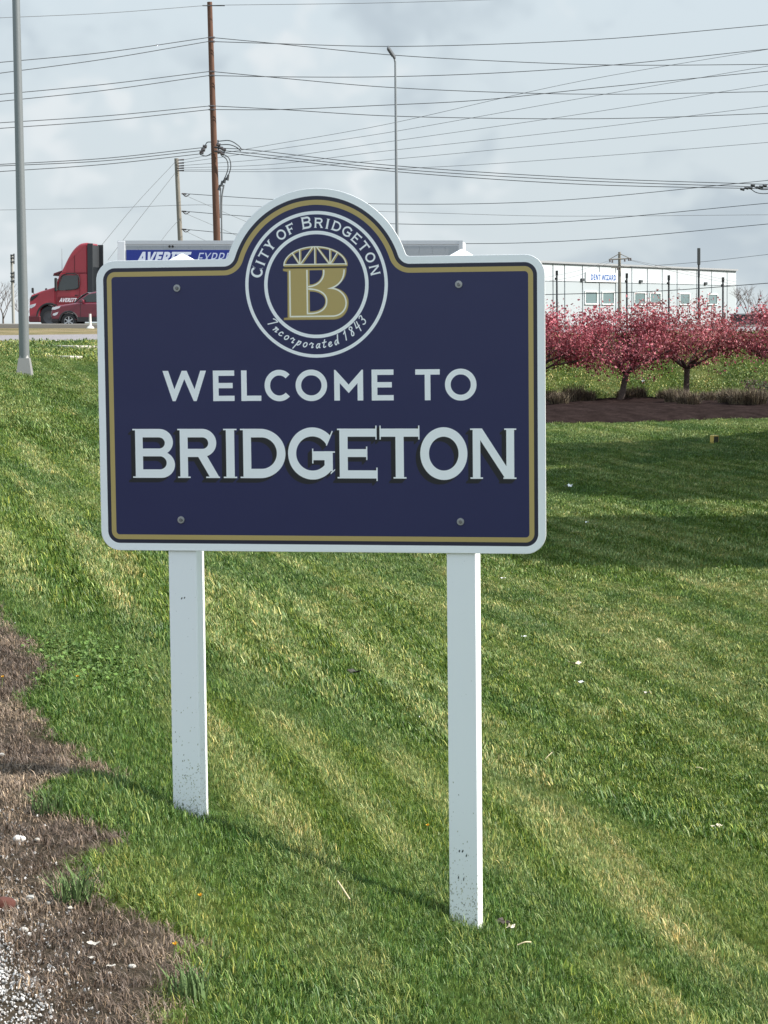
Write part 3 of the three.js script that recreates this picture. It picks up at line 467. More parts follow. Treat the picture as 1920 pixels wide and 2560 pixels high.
/* truck tractor */
{
  const o = at(72, 805, 109), red = paint(0.34, 0.014, 0.03), redDark = std([0.1, 0.01, 0.015], 0.5);
  const t = thing('semi_truck', 'dark red day cab truck with tall roof fairing on the highway', 'truck', [o.x, hwY(o.x, 109), o.z], HW); t.rotation.z = -0.0135; t.scale.set(0.95, 1.03, 1);          // body from z = -2.4 to 0 (seen side at 0)
  const hood = shape([[0.03, 0.33], [0.0, 0.75], [0.03, 1.35], [0.12, 1.5], [0.6, 1.68], [1.28, 1.86], [1.34, 1.86], [1.34, 1.05], [1.28, 0.95], [1.15, 1.05], [0.95, 1.1], [0.7, 1.02], [0.58, 0.84], [0.55, 0.33]]);
  obj('hood', extr(hood, 2.3, -2.35, 0.06), red, t);
  const cab = shape([[1.32, 0.62], [1.32, 1.88], [1.55, 2.45], [1.62, 2.5], [2.95, 2.5], [2.95, 0.62]]);
  obj('cab', extr(cab, 2.26, -2.33, 0.04), red, t);
  const fairing = new THREE.Shape(); fairing.moveTo(1.56, 2.46); fairing.bezierCurveTo(1.85, 2.9, 2.05, 3.5, 2.5, 3.78); fairing.bezierCurveTo(2.62, 3.86, 2.8, 3.89, 2.96, 3.88); fairing.lineTo(2.96, 2.46); fairing.closePath();
  obj('roof_fairing', extr(fairing, 2.2, -2.3, 0.08), red, t);
  for (const z of [-0.06, -2.28]) obj('side_extender', rbox(3.1, 2.3, z, 0.28, 3.1, 0.06, 0.02), std([0.025, 0.028, 0.032], 0.6), t);
  obj('cab_back', box(3.0, 2.2, -1.17, 0.06, 3.2, 2.2), std([0.025, 0.028, 0.032], 0.6), t);
  obj('bumper', rbox(0.28, 0.42, -1.18, 0.6, 0.3, 2.34, 0.06), redDark, t);
  obj('windshield', extr(shape([[1.3, 1.9], [1.52, 2.43], [1.56, 2.43], [1.34, 1.9]]), 1.9, -2.12, 0.01), glass, t);
  const win = obj('side_window', extr(shape([[1.45, 1.72], [1.5, 1.9], [1.72, 2.4], [2.5, 2.4], [2.5, 1.82], [1.8, 1.72]]), 0.03, -0.045, 0.005), glass, t);
  obj('window_frame', tube([[1.47, 1.75, 0], [1.72, 2.4, 0], [2.48, 2.41, 0], [2.51, 1.85, 0], [1.85, 1.73, 0]], 0.025, 40), black, win);
  obj('mirror', [rbox(1.42, 1.98, 0.16, 0.12, 0.62, 0.2, 0.05, 3), rod([1.5, 2.2, -0.06], [1.44, 2.2, 0.12], 0.02), rod([1.5, 1.75, -0.06], [1.44, 1.78, 0.12], 0.02)], black, t);
  obj('hood_mirror', [rbox(0.14, 1.72, -0.25, 0.1, 0.24, 0.14, 0.04, 3), rod([0.25, 1.5, -0.2], [0.16, 1.64, -0.25], 0.015)], black, t);
  obj('hood_mirror', [rbox(0.34, 1.74, -2.1, 0.1, 0.2, 0.14, 0.04, 3), rod([0.4, 1.55, -2.1], [0.35, 1.66, -2.1], 0.015)], black, t);
  obj('visor', extr(shape([[1.2, 2.38], [1.24, 2.5], [1.62, 2.62], [1.62, 2.52], [1.34, 2.42]]), 2.1, -2.22, 0.03), redDark, t);
  obj('headlight', extr(shape([[0.02, 0.92], [0.05, 1.05], [0.36, 1.12], [0.3, 1.0], [0.12, 0.9]]), 0.04, -0.06, 0.008), std([0.6, 0.62, 0.64], 0.2), t);
  obj('grille_vent', extr(shape([[0.07, 1.22], [0.1, 1.42], [0.52, 1.56], [0.4, 1.42], [0.2, 1.28]]), 0.03, -0.055, 0.006), black, t);
  obj('antenna', rod([1.62, 2.5, -0.3], [1.62, 3.62, -0.3], 0.012, 0.007, 6), std([0.2, 0.2, 0.2], 0.6), t); obj('antenna', rod([1.78, 2.7, -2.0], [1.78, 3.4, -2.0], 0.012, 0.007, 6), std([0.2, 0.2, 0.2], 0.6), t);
  const door = obj('door', [box(2.55, 1.6, -0.028, 0.02, 1.8, 0.008), box(1.4, 1.25, -0.028, 0.02, 1.1, 0.008), box(1.98, 0.72, -0.028, 1.16, 0.02, 0.008)], redDark, t);
  obj('door_handle', rbox(2.4, 1.5, -0.015, 0.16, 0.04, 0.03, 0.01), black, door);
  obj('fairing_seam', [box(2.3, 2.9, -0.085, 0.02, 0.8, 0.02), box(2.3, 2.51, -0.06, 1.3, 0.025, 0.02)], redDark, t);
  obj('fender_arch', new THREE.TorusGeometry(0.62, 0.05, 8, 24, Math.PI).translate(1.02, 0.5, -0.06), black, t);
  obj('door_lettering', new THREE.PlaneGeometry(1.02, 0.3).translate(1.98, 1.28, -0.018), new THREE.MeshStandardMaterial({ roughness: 0.45, map: print(1.02, 0.3, 512, (c, w, h) => { c.fillStyle = '#7c1520'; c.fillRect(0, 0, w, h); slanted(c, 'AVERITT', 34, h - 34, 120, w - 90, '#e8e2e4'); }) }), t);
  obj('door_sticker', [box(2.72, 1.45, -0.02, 0.16, 0.1, 0.008), box(2.72, 1.3, -0.02, 0.1, 0.12, 0.008)], std([0.7, 0.7, 0.7], 0.5), t);
  obj('fuel_tank', new THREE.CylinderGeometry(0.33, 0.33, 1.2, 24).rotateZ(Math.PI / 2).translate(2.35, 0.62, -0.36), chrome, t);
  obj('chassis', [box(3.6, 0.85, -0.8, 5.4, 0.24, 0.1), box(3.6, 0.85, -1.55, 5.4, 0.24, 0.1), box(5.2, 1.02, -1.18, 1.0, 0.08, 0.9)], black, t);
  for (const [x, z] of [[1.02, -0.2], [1.02, -2.15], [4.6, -0.25], [4.6, -2.1], [5.9, -0.25], [5.9, -2.1]]) wheel(t, x, z, 0.5, 0.3, std([0.09, 0.09, 0.095], 0.5, { metalness: 0.4 }), 0);
}
/* box trailer */
{
  const o = at(72, 805, 109), L0 = 4.28, LN = 16.15, c = Math.cos(HW), s = Math.sin(HW), ox = o.x + L0 * c, oz = o.z - L0 * s, SL = -0.0135;
  const t = thing('semi_trailer', 'long white box trailer with blue lettered band coupled behind the red truck', 'trailer', [ox, hwY(o.x, 109) + SL * L0, oz], HW); t.rotation.z = SL;
  const wht = std([0.62, 0.63, 0.65], 0.5), rail = std([0.55, 0.57, 0.6], 0.4, { metalness: 0.4 }), grey = std([0.34, 0.36, 0.38], 0.55, { metalness: 0.15 });
  const T = 4.08, Bm = 1.12;
  obj('box', rbox(LN / 2, (T + Bm) / 2, -1.28, LN - 0.06, T - Bm - 0.05, 2.5, 0.03), wht, t);
  obj('top_rail', box(LN / 2, T - 0.07, -0.015, LN, 0.17, 0.05), rail, t);
  obj('bottom_rail', box(LN / 2, Bm + 0.1, -0.015, LN, 0.22, 0.05), rail, t);
  obj('corner_post', [rbox(0.17, (T + Bm) / 2, -0.01, 0.36, T - Bm, 0.07, 0.03), rbox(0.02, T - 0.04, -0.3, 0.1, 0.1, 0.6, 0.03)], std([0.75, 0.76, 0.78], 0.4), t);
  obj('corner_post', box(LN - 0.09, (T + Bm) / 2, -0.01, 0.18, T - Bm, 0.07), rail, t);
  const n = 26; for (let k = 0; k < n; k++) { const w = (LN - 0.6) / n, x = 0.38 + w * (k + 0.5); obj('side_panel', box(x, (T + Bm) / 2 + 0.02, -0.022, w - 0.02, T - Bm - 0.5, 0.03), grey, t); }
  obj('marker_light', new THREE.CylinderGeometry(0.055, 0.055, 0.03, 12).rotateX(Math.PI / 2).translate(2.45, T - 0.26, 0.004), black, t);
  obj('marker_light', new THREE.CylinderGeometry(0.055, 0.055, 0.03, 12).rotateX(Math.PI / 2).translate(2.6, T - 0.26, 0.004), black, t);
  obj('blue_band', box(3.35, T - 0.42 - 0.55, 0.006, 5.9, 1.1, 0.02), std([0.012, 0.03, 0.24], 0.45), t);
  obj('band_lettering', new THREE.PlaneGeometry(5.7, 0.62).translate(3.4, T - 0.79, 0.0185), new THREE.MeshStandardMaterial({ roughness: 0.45, map: print(5.7, 0.62, 2048, (c2, w, h) => {
    c2.fillStyle = '#1c2f86'; c2.fillRect(0, 0, w, h); slanted(c2, 'AVERITT', 120, h - 18, 262, 880, '#dfe4f0'); slanted(c2, 'EXPRESS', 1120, h - 18, 250, 800, '#c9d1e6', 'thin'); }) }), t);
  for (const z of [-0.5, -2]) obj('landing_gear', [rod([2.6, 0.1, z], [2.6, Bm, z], 0.06), box(2.6, 0.08, z, 0.3, 0.05, 0.3)], black, t);
  obj('bogie', box(13.4, 0.75, -1.28, 3.0, 0.3, 1.2), black, t);
  for (const [x, z] of [[12.7, -0.25], [12.7, -2.3], [14.1, -0.25], [14.1, -2.3]]) wheel(t, x, z, 0.5, 0.3, chrome, 0);
}
/* small SUV in front of the truck */
{
  const o = at(128, 815, 100.5), red = paint(0.15, 0.01, 0.026), dark = std([0.03, 0.028, 0.03], 0.6);
  const t = thing('parked_car', 'dark red compact SUV on the highway in front of the red truck', 'car', [o.x, hwY(o.x, 100.5), o.z], HW); t.rotation.z = -0.0135;
  const hole = (sh, x, y, r) => { const h = new THREE.Path(); h.absarc(x, y, r, 0, Math.PI * 2, true); sh.holes.push(h); };
  const body = new THREE.Shape(); body.moveTo(0.02, 0.42); body.lineTo(-0.02, 0.62); body.bezierCurveTo(0.02, 0.85, 0.06, 0.95, 0.2, 0.98); body.bezierCurveTo(0.6, 1.06, 0.95, 1.1, 1.15, 1.14); body.lineTo(4.05, 1.16); body.lineTo(4.08, 0.9); body.lineTo(4.06, 0.42); body.lineTo(3.62, 0.42); body.absarc(3.27, 0.36, 0.37, 0.16, Math.PI - 0.16, false); body.lineTo(1.12, 0.42); body.absarc(0.77, 0.36, 0.37, 0.16, Math.PI - 0.16, false); body.closePath();
  obj('body', extr(body, 1.72, -1.72, 0.06), red, t);
  const roof = new THREE.Shape(); roof.moveTo(1.0, 1.12); roof.bezierCurveTo(1.35, 1.42, 1.6, 1.58, 1.95, 1.62); roof.bezierCurveTo(2.6, 1.68, 3.3, 1.66, 3.75, 1.58); roof.lineTo(4.0, 1.12); roof.closePath();
  obj('roof', extr(roof, 1.5, -1.61, 0.08), red, t);
  const win = (p) => obj('side_window', extr(shape(p), 0.03, -0.128, 0.005), glass, t);
  win([[1.2, 1.17], [1.62, 1.5], [2.0, 1.57], [2.28, 1.58], [2.28, 1.17]]); win([[2.36, 1.17], [2.36, 1.58], [3.1, 1.57], [3.1, 1.17]]); win([[3.18, 1.17], [3.18, 1.56], [3.6, 1.5], [3.75, 1.2]]);
  obj('windshield', extr(shape([[0.99, 1.13], [1.36, 1.45], [1.58, 1.57], [1.56, 1.59], [1.32, 1.47], [0.95, 1.15]]), 1.3, -1.5, 0.005), glass, t);
  const arch = (x) => new THREE.TorusGeometry(0.4, 0.045, 8, 28, Math.PI).translate(x, 0.36, -0.02);
  obj('lower_cladding', [box(2.02, 0.42, 0.0, 1.75, 0.2, 0.03), rbox(0.16, 0.42, -0.86, 0.34, 0.24, 1.68, 0.05), rbox(3.9, 0.44, -0.86, 0.34, 0.24, 1.66, 0.05), arch(0.77), arch(3.27)], dark, t);
  obj('headlight', extr(shape([[0.02, 0.84], [0.06, 0.93], [0.42, 0.99], [0.36, 0.9], [0.16, 0.83]]), 0.04, -0.03, 0.006), std([0.66, 0.68, 0.7], 0.15), t);
  obj('fog_lamp', extr(shape([[0.06, 0.6], [0.1, 0.67], [0.32, 0.74], [0.26, 0.62], [0.16, 0.57]]), 0.03, -0.01, 0.005), std([0.6, 0.62, 0.64], 0.2), t);
  obj('grille', rbox(0.0, 0.74, -0.86, 0.08, 0.24, 1.1, 0.03), black, t);
  obj('mirror', [rbox(1.42, 1.2, 0.06, 0.12, 0.16, 0.2, 0.05, 3), rod([1.42, 1.14, -0.1], [1.42, 1.17, 0.02], 0.02)], red, t);
  obj('door_handle', rbox(2.1, 1.02, 0.005, 0.16, 0.03, 0.03, 0.01), red, t);
  for (const x of [1.3, 2.32]) obj('door_seam', box(x, 0.82, 0.0, 0.015, 0.6, 0.006), black, t);
  const alloy = std([0.55, 0.56, 0.57], 0.3, { metalness: 0.5 });
  for (const [x, z] of [[0.77, -0.12], [3.27, -0.12], [0.77, -1.6], [3.27, -1.6]]) { const w = wheel(t, x, z, 0.34, 0.22, alloy, 6); if (z < -1) w.rotation.y = Math.PI; }
}
/* white marker post and slabs by the street */
{
  const p = at(226, 822, 96.2), y = gy(p.x, 96.2), t = thing('marker_post', 'short white plastic marker post on a flared foot by the kerb', 'marker post', [p.x, y, -96.2]);
  obj('shaft', rod([0, 0.05, 0], [0, 0.6, 0], 0.055, 0.045, 14), std([0.75, 0.74, 0.7], 0.6), t); obj('foot', new THREE.CylinderGeometry(0.09, 0.17, 0.1, 14).translate(0, 0.05, 0), std([0.7, 0.68, 0.63], 0.7), t);
  for (const [px, py, w, d, label] of [[180, 868, 1.15, 1.6, 'pale concrete slab set flush in the grass near the street gutter'], [158, 894, 0.5, 1.1, 'small pale concrete pad in the grass beyond the lamp post']]) {
    const g = ground(px, py); const o = obj('concrete_slab', rbox(0, 0, 0, w, 0.1, d, 0.02), std([0.55, 0.51, 0.44], 0.95)); o.position.set(g.x, g.y + 0.005, g.z); o.rotation.set(0.03, 0.9, -0.04); tag(o, label, 'slab');
  }
}

/* ---------- utility poles ---------- */
const wood = (() => { const t = tex(256, (i, j) => { const n = fbm(i * 0.16, j * 0.02, 4), k = hash(i, j >> 3) * 0.25 + n * 0.75; return [66 + 66 * k, 46 + 50 * k, 36 + 42 * k]; }); return new THREE.MeshStandardMaterial({ map: rep(t, 2, 6), roughness: 0.95 }); })();
const greyWood = (() => { const t = tex(256, (i, j) => { const n = fbm(i * 0.16 + 9, j * 0.02, 4), k = hash(i, j >> 3) * 0.25 + n * 0.75; return [100 + 60 * k, 96 + 58 * k, 88 + 56 * k]; }); return new THREE.MeshStandardMaterial({ map: rep(t, 2, 6), roughness: 0.95 }); })();
const hw = std([0.05, 0.055, 0.06], 0.6), porcelain = std([0.12, 0.1, 0.1], 0.35), pipe = std([0.16, 0.17, 0.18], 0.6);
const rel = (px, py, d, o) => { const v = at(px, py, d); return [v.x - o.x, v.y - o.y, v.z - o.z]; };
{
  const b = at(549, 803, 158), top = at(524, 5, 158), y = gy(b.x, 158), o = new THREE.Vector3(b.x, y, -158);
  const t = thing('utility_pole', 'tall reddish brown wooden pole carrying six heavy wires and cable risers', 'utility pole', o.toArray());
  obj('pole', rod([0, 0, 0], [top.x - o.x, top.y - o.y, 0], 0.27, 0.17, 16), wood, t);
  obj('top_arm', rod(rel(506, 14, 157.6, o), rel(562, 14, 157.6, o), 0.04), hw, t);
  for (const yy of [94, 104, 179, 189, 265, 274]) { const a = rel(522, yy, 157.7, o), c = rel(536, yy, 157.5, o); obj('insulator', [rod(a, c, 0.05, 0.08, 8)], porcelain, t); }
  for (const [x, yy] of [[512, 366], [508, 374], [504, 381], [546, 362], [552, 370], [548, 379], [560, 374], [556, 384]]) obj('insulator', [rod(rel(x - 5, yy - 1, 157.6, o), rel(x + 5, yy + 1, 157.6, o), 0.1, 0.12, 8)], porcelain, t);
  obj('bracket', [rod(rel(536, 368, 157.6, o), rel(562, 372, 157.6, o), 0.06), rod(rel(536, 378, 157.6, o), rel(562, 381, 157.6, o), 0.06), rod(rel(545, 350, 157.6, o), rel(546, 385, 157.6, o), 0.05)], hw, t);
  const J = (pts, r = 0.035) => tube(pts.map(([x, yy]) => rel(x, yy, 157.5, o)), r, 20, 5);
  obj('jumper', J([[545, 353], [575, 352], [596, 364], [606, 375]]), hw, t); obj('jumper', J([[548, 362], [575, 362], [594, 370], [602, 378]]), hw, t);
  obj('jumper', J([[512, 366], [518, 356], [528, 355]]), hw, t); obj('jumper', J([[500, 386], [515, 390], [530, 383]]), hw, t);
  obj('jumper', J([[556, 384], [572, 395], [577, 415], [570, 440], [563, 448]]), hw, t); obj('jumper', J([[552, 388], [566, 398], [570, 420], [562, 445], [556, 455]]), hw, t);
  for (const [x, yy] of [[563, 450], [556, 458], [550, 468], [571, 443]]) obj('cable_terminator', rod(rel(x, yy - 6, 157.5, o), rel(x - 3, yy + 8, 157.5, o), 0.07, 0.1, 8), hw, t);
  obj('riser_pipe', [tube([[560, 462], [555, 490], [554, 540], [555, 610], [556, 700]].map(([x, yy]) => rel(x, yy, 157.6, o)), 0.06, 20, 6), tube([[552, 470], [551, 495], [551, 545]].map(([x, yy]) => rel(x, yy, 157.5, o)), 0.05, 14, 6)], pipe, t);
}
{
  const b = at(461, 803, 188), top = at(441, 396, 188), y = gy(b.x, 188), o = new THREE.Vector3(b.x, y, -188);
  const t = thing('utility_pole', 'weathered grey wooden pole with guy wires shorter than the brown pole', 'utility pole', o.toArray());
  obj('pole', rod([0, 0, 0], [top.x - o.x, top.y - o.y, 0], 0.24, 0.17, 14), greyWood, t);
  for (const yy of [400, 408, 415, 421, 427]) obj('insulator', rod(rel(444, yy, 187.7, o), rel(460, yy - 1, 187.7, o), 0.05, 0.07, 7), porcelain, t);
  for (const yy of [484, 528, 573]) obj('insulator', [rod(rel(454, yy, 187.6, o), rel(466, yy + 1, 187.6, o), 0.06, 0.07, 7), tube([[457, yy + 1], [464, yy + 7], [474, yy + 2]].map(([x, v]) => rel(x, v, 187.6, o)), 0.04, 10, 5)], porcelain, t);
}
{
  const b = at(1549, 792, 238), top = at(1549, 630, 238), y = gy(b.x, 238), o = new THREE.Vector3(b.x, y, -238);
  const t = thing('utility_pole', 'wooden pole with two crossarms in front of the white warehouse', 'utility pole', o.toArray());
  obj('pole', rod([0, 0, 0], [0, top.y - o.y, 0], 0.2, 0.14, 12), greyWood, t);
  obj('crossarm', [rod(rel(1522, 649, 237.7, o), rel(1578, 646, 237.7, o), 0.07), rod(rel(1524, 648, 237.7, o), rel(1549, 634, 237.7, o), 0.04), rod(rel(1575, 646, 237.7, o), rel(1549, 634, 237.7, o), 0.04)], greyWood, t);
  obj('crossarm', rod(rel(1528, 669, 237.7, o), rel(1577, 667, 237.7, o), 0.07), greyWood, t);
  for (const [x, yy] of [[1525, 653], [1531, 655], [1562, 652], [1572, 650], [1577, 650], [1544, 673]]) obj('insulator', rod(rel(x, yy - 5, 237.6, o), rel(x, yy + 2, 237.6, o), 0.07, 0.1, 7), porcelain, t);
}
{
  const b = at(34, 808, 205), top = at(29, 636, 205), y = gy(b.x, 205), o = new THREE.Vector3(b.x, y, -205);
  const t = thing('utility_pole', 'thin pale pole with stacked side brackets beside the bare trees', 'utility pole', o.toArray());
  obj('pole', rod([0, 0, 0], [top.x - o.x, top.y - o.y, 0], 0.14, 0.12, 12), std([0.35, 0.34, 0.31], 0.9), t);
  for (const yy of [638, 645, 655, 683, 692, 703]) obj('bracket', [rod(rel(26, yy, 204.8, o), rel(36, yy, 204.8, o), 0.07), rod(rel(35, yy - 4, 204.8, o), rel(35, yy + 5, 204.8, o), 0.06)], hw, t);
}
/* wires */
const wireMat = std([0.035, 0.038, 0.042], 0.7), thinMat = std([0.11, 0.115, 0.12], 0.7);
function wire(pts, r, d0, d1, mat, name, label, group) {          // read-off points, distance runs from d0 to d1
  const x0 = pts[0][0], x1 = pts[pts.length - 1][0], P = pts.map(([x, y]) => at(x, y, mix(d0, d1, (x - x0) / (x1 - x0))));
  const A = P[P.length - 2], B = P[P.length - 1]; if (x1 >= 1900 || x1 <= 20) P.push(B.clone().add(B.clone().sub(A).multiplyScalar(0.35)));
  if (x0 <= 20) P.unshift(P[0].clone().add(P[0].clone().sub(P[1]).multiplyScalar(0.6)));
  return tag(obj(name, tube(P, r, 40, 5), mat), label, 'wire', group);
}
const LEVEL = ["from the brown pole's upper insulator pair", "from the brown pole's middle insulator pair", "from the brown pole's lower insulator pair"], PIN = ['topmost', 'second', 'third', 'fourth', 'fifth', 'lowest'];
[[[532, 94], [700, 110], [960, 136], [1249, 153], [1539, 162.6], [1920, 161]], [[532, 104], [690, 109], [960, 116], [1249, 110], [1539, 95.5], [1920, 62]], [[532, 179], [700, 195], [960, 217.6], [1307, 232.6], [1539, 235.5], [1920, 229]], [[532, 189], [690, 192], [960, 192], [1249, 182], [1539, 162], [1920, 122.7]], [[535, 265], [690, 273], [960, 289.4], [1365, 297], [1600, 295], [1920, 283.6]], [[535, 274], [690, 274], [960, 263], [1191, 251], [1500, 219], [1920, 178]]].forEach((p, i) => wire(p, 0.026, 157.5, 165, wireMat, 'power_line', 'heavy dark line ' + LEVEL[i >> 1] + ' towards the warehouse', 'six heavy lines from the brown pole towards the warehouse'));
[[[0, 156], [260, 131], [520, 94]], [[0, 183], [260, 148], [520, 104]], [[0, 236], [260, 211], [522, 179]], [[0, 253.5], [260, 226], [522, 189]], [[0, 307], [260, 290], [524, 265]], [[0, 321], [260, 302], [524, 274]]].forEach((p, i) => wire(p, 0.026, 150, 157.5, wireMat, 'power_line', 'heavy dark line ' + LEVEL[i >> 1] + ' over the red truck', 'six heavy lines from the brown pole over the truck'));
wire([[0, 44.5], [260, 33], [524, 13]], 0.018, 150, 157.5, thinMat, 'shield_wire', 'thin topmost wire from the brown pole tip over the red truck');
wire([[540, 13], [960, 7], [1400, -8], [1920, -40]], 0.018, 157.5, 165, thinMat, 'shield_wire', 'thin topmost wire from the brown pole tip towards the warehouse');
[[[0, 411], [260, 396], [508, 369]], [[0, 415], [260, 402], [508, 376]], [[0, 429], [260, 411], [508, 384]]].forEach((p) => wire(p, 0.026, 152, 157.5, wireMat, 'distribution_line', 'lower bundled line from the brown pole insulators over the truck', 'three bundled lines over the truck'));
[[[562, 371], [608, 373], [960, 412], [1440, 444], [1920, 461]], [[562, 377], [620, 382], [960, 420], [1440, 451], [1920, 468]], [[562, 382], [640, 391], [960, 426.5], [1440, 460], [1920, 472]]].forEach((p) => wire(p, 0.026, 157.5, 160, wireMat, 'distribution_line', 'lower bundled line from the brown pole insulators sagging past the lamp head', 'three bundled lines past the lamp'));
[[[455, 400], [678, 362], [960, 312], [1440, 205], [1920, 123]], [[455, 407], [678, 375], [960, 333], [1440, 248], [1920, 165]], [[455, 414], [678, 396], [960, 356], [1440, 287], [1920, 211]], [[455, 420], [678, 411], [960, 378], [1440, 325], [1920, 265]], [[455, 425], [678, 422], [960, 400], [1440, 355], [1920, 308]], [[455, 428], [678, 429], [1076, 418], [1500, 390], [1920, 356]]].forEach((p, i) => wire(p, 0.018, 187.7, 175, thinMat, 'fan_wire', 'thin grey wire fanning upwards, ' + PIN[i] + ' of six on the grey pole', 'six thin wires from the grey pole'));
[[[460, 484], [689, 499], [960, 510], [1365, 503], [1920, 451]], [[460, 528], [620, 541], [1000, 560], [1365, 557], [1920, 508]], [[460, 573], [620, 587], [1151, 609], [1481, 599], [1920, 560]]].forEach((p, i) => wire(p, 0.026, 187.5, 180, wireMat, 'side_line', 'dark line from the ' + ['upper', 'middle', 'lower'][i] + ' side insulator of the grey pole passing behind the sign', 'three lines from the grey pole side insulators'));
[[[462, 488], [540, 522], [700, 590]], [[462, 533], [530, 562], [640, 610]], [[466, 579], [510, 600], [560, 622]]].forEach((p) => wire(p, 0.014, 187.5, 200, thinMat, 'down_wire', 'thin wire dropping from the grey pole towards the trailer', 'thin dropping wires at the grey pole'));
wire([[0, 525], [260, 520], [527, 512], [760, 522], [1100, 533], [1365, 540], [1920, 537]], 0.018, 185, 195, thinMat, 'long_wire', 'single thin wire crossing low behind both poles and the sign');
[[[438, 405], [340, 510], [250, 618]], [[440, 430], [350, 545], [270, 650]]].forEach((p) => wire(p, 0.02, 187.8, 180, thinMat, 'guy_wire', 'thin slanting guy wire from the grey pole down to the truck', 'slanting guy wires of the grey pole'));
wire([[447, 550], [420, 580], [390, 620]], 0.018, 187.8, 184, thinMat, 'guy_wire', 'short slanting guy wire low on the grey pole above the trailer');
wire([[1200, 741], [1365, 736.5], [1640, 728], [1920, 708]], 0.035, 200, 195, wireMat, 'low_line', 'dark low line crossing in front of the warehouse windows');
wire([[1637, 664], [1760, 654], [1920, 636]], 0.024, 240, 232, thinMat, 'low_wire', 'thin wire rising from behind the crossarm pole towards the bare tree');
[[[1300, 705], [1440, 678], [1525, 651]], [[1300, 712], [1440, 690], [1531, 653]], [[1578, 650], [1700, 675], [1840, 705]], [[1572, 650], [1690, 680], [1840, 712]]].forEach((p) => wire(p, 0.016, 237, 245, thinMat, 'crossarm_wire', 'faint wire strung from the crossarm pole before the warehouse wall', 'faint wires of the crossarm pole'));
wire([[1300, 655], [1390, 659], [1549, 667], [1839, 682]], 0.03, 236, 262, wireMat, 'crossarm_line', 'dark line along the warehouse roof edge through the lower crossarm');
{
  const o = at(1900, 470, 159.5), t = thing('line_insulator', 'cluster of dark insulators where the bundled lines end', 'insulator', o.toArray());
  for (const [x, y] of [[1856, 473], [1866, 470], [1876, 470], [1882, 463], [1896, 469], [1903, 467], [1912, 464]]) obj('insulator', rod(rel(x - 5, y - 1, 159.2, o), rel(x + 5, y + 1, 159.2, o), 0.09, 0.1, 7), hw, t);
  obj('jumper', tube([[1874, 470], [1890, 481], [1915, 484], [1940, 478]].map(([x, y]) => rel(x, y, 159.2, o)), 0.03, 16, 5), hw, t); obj('jumper', tube([[1882, 466], [1905, 474], [1940, 470]].map(([x, y]) => rel(x, y, 159.2, o)), 0.03, 16, 5), hw, t);
}

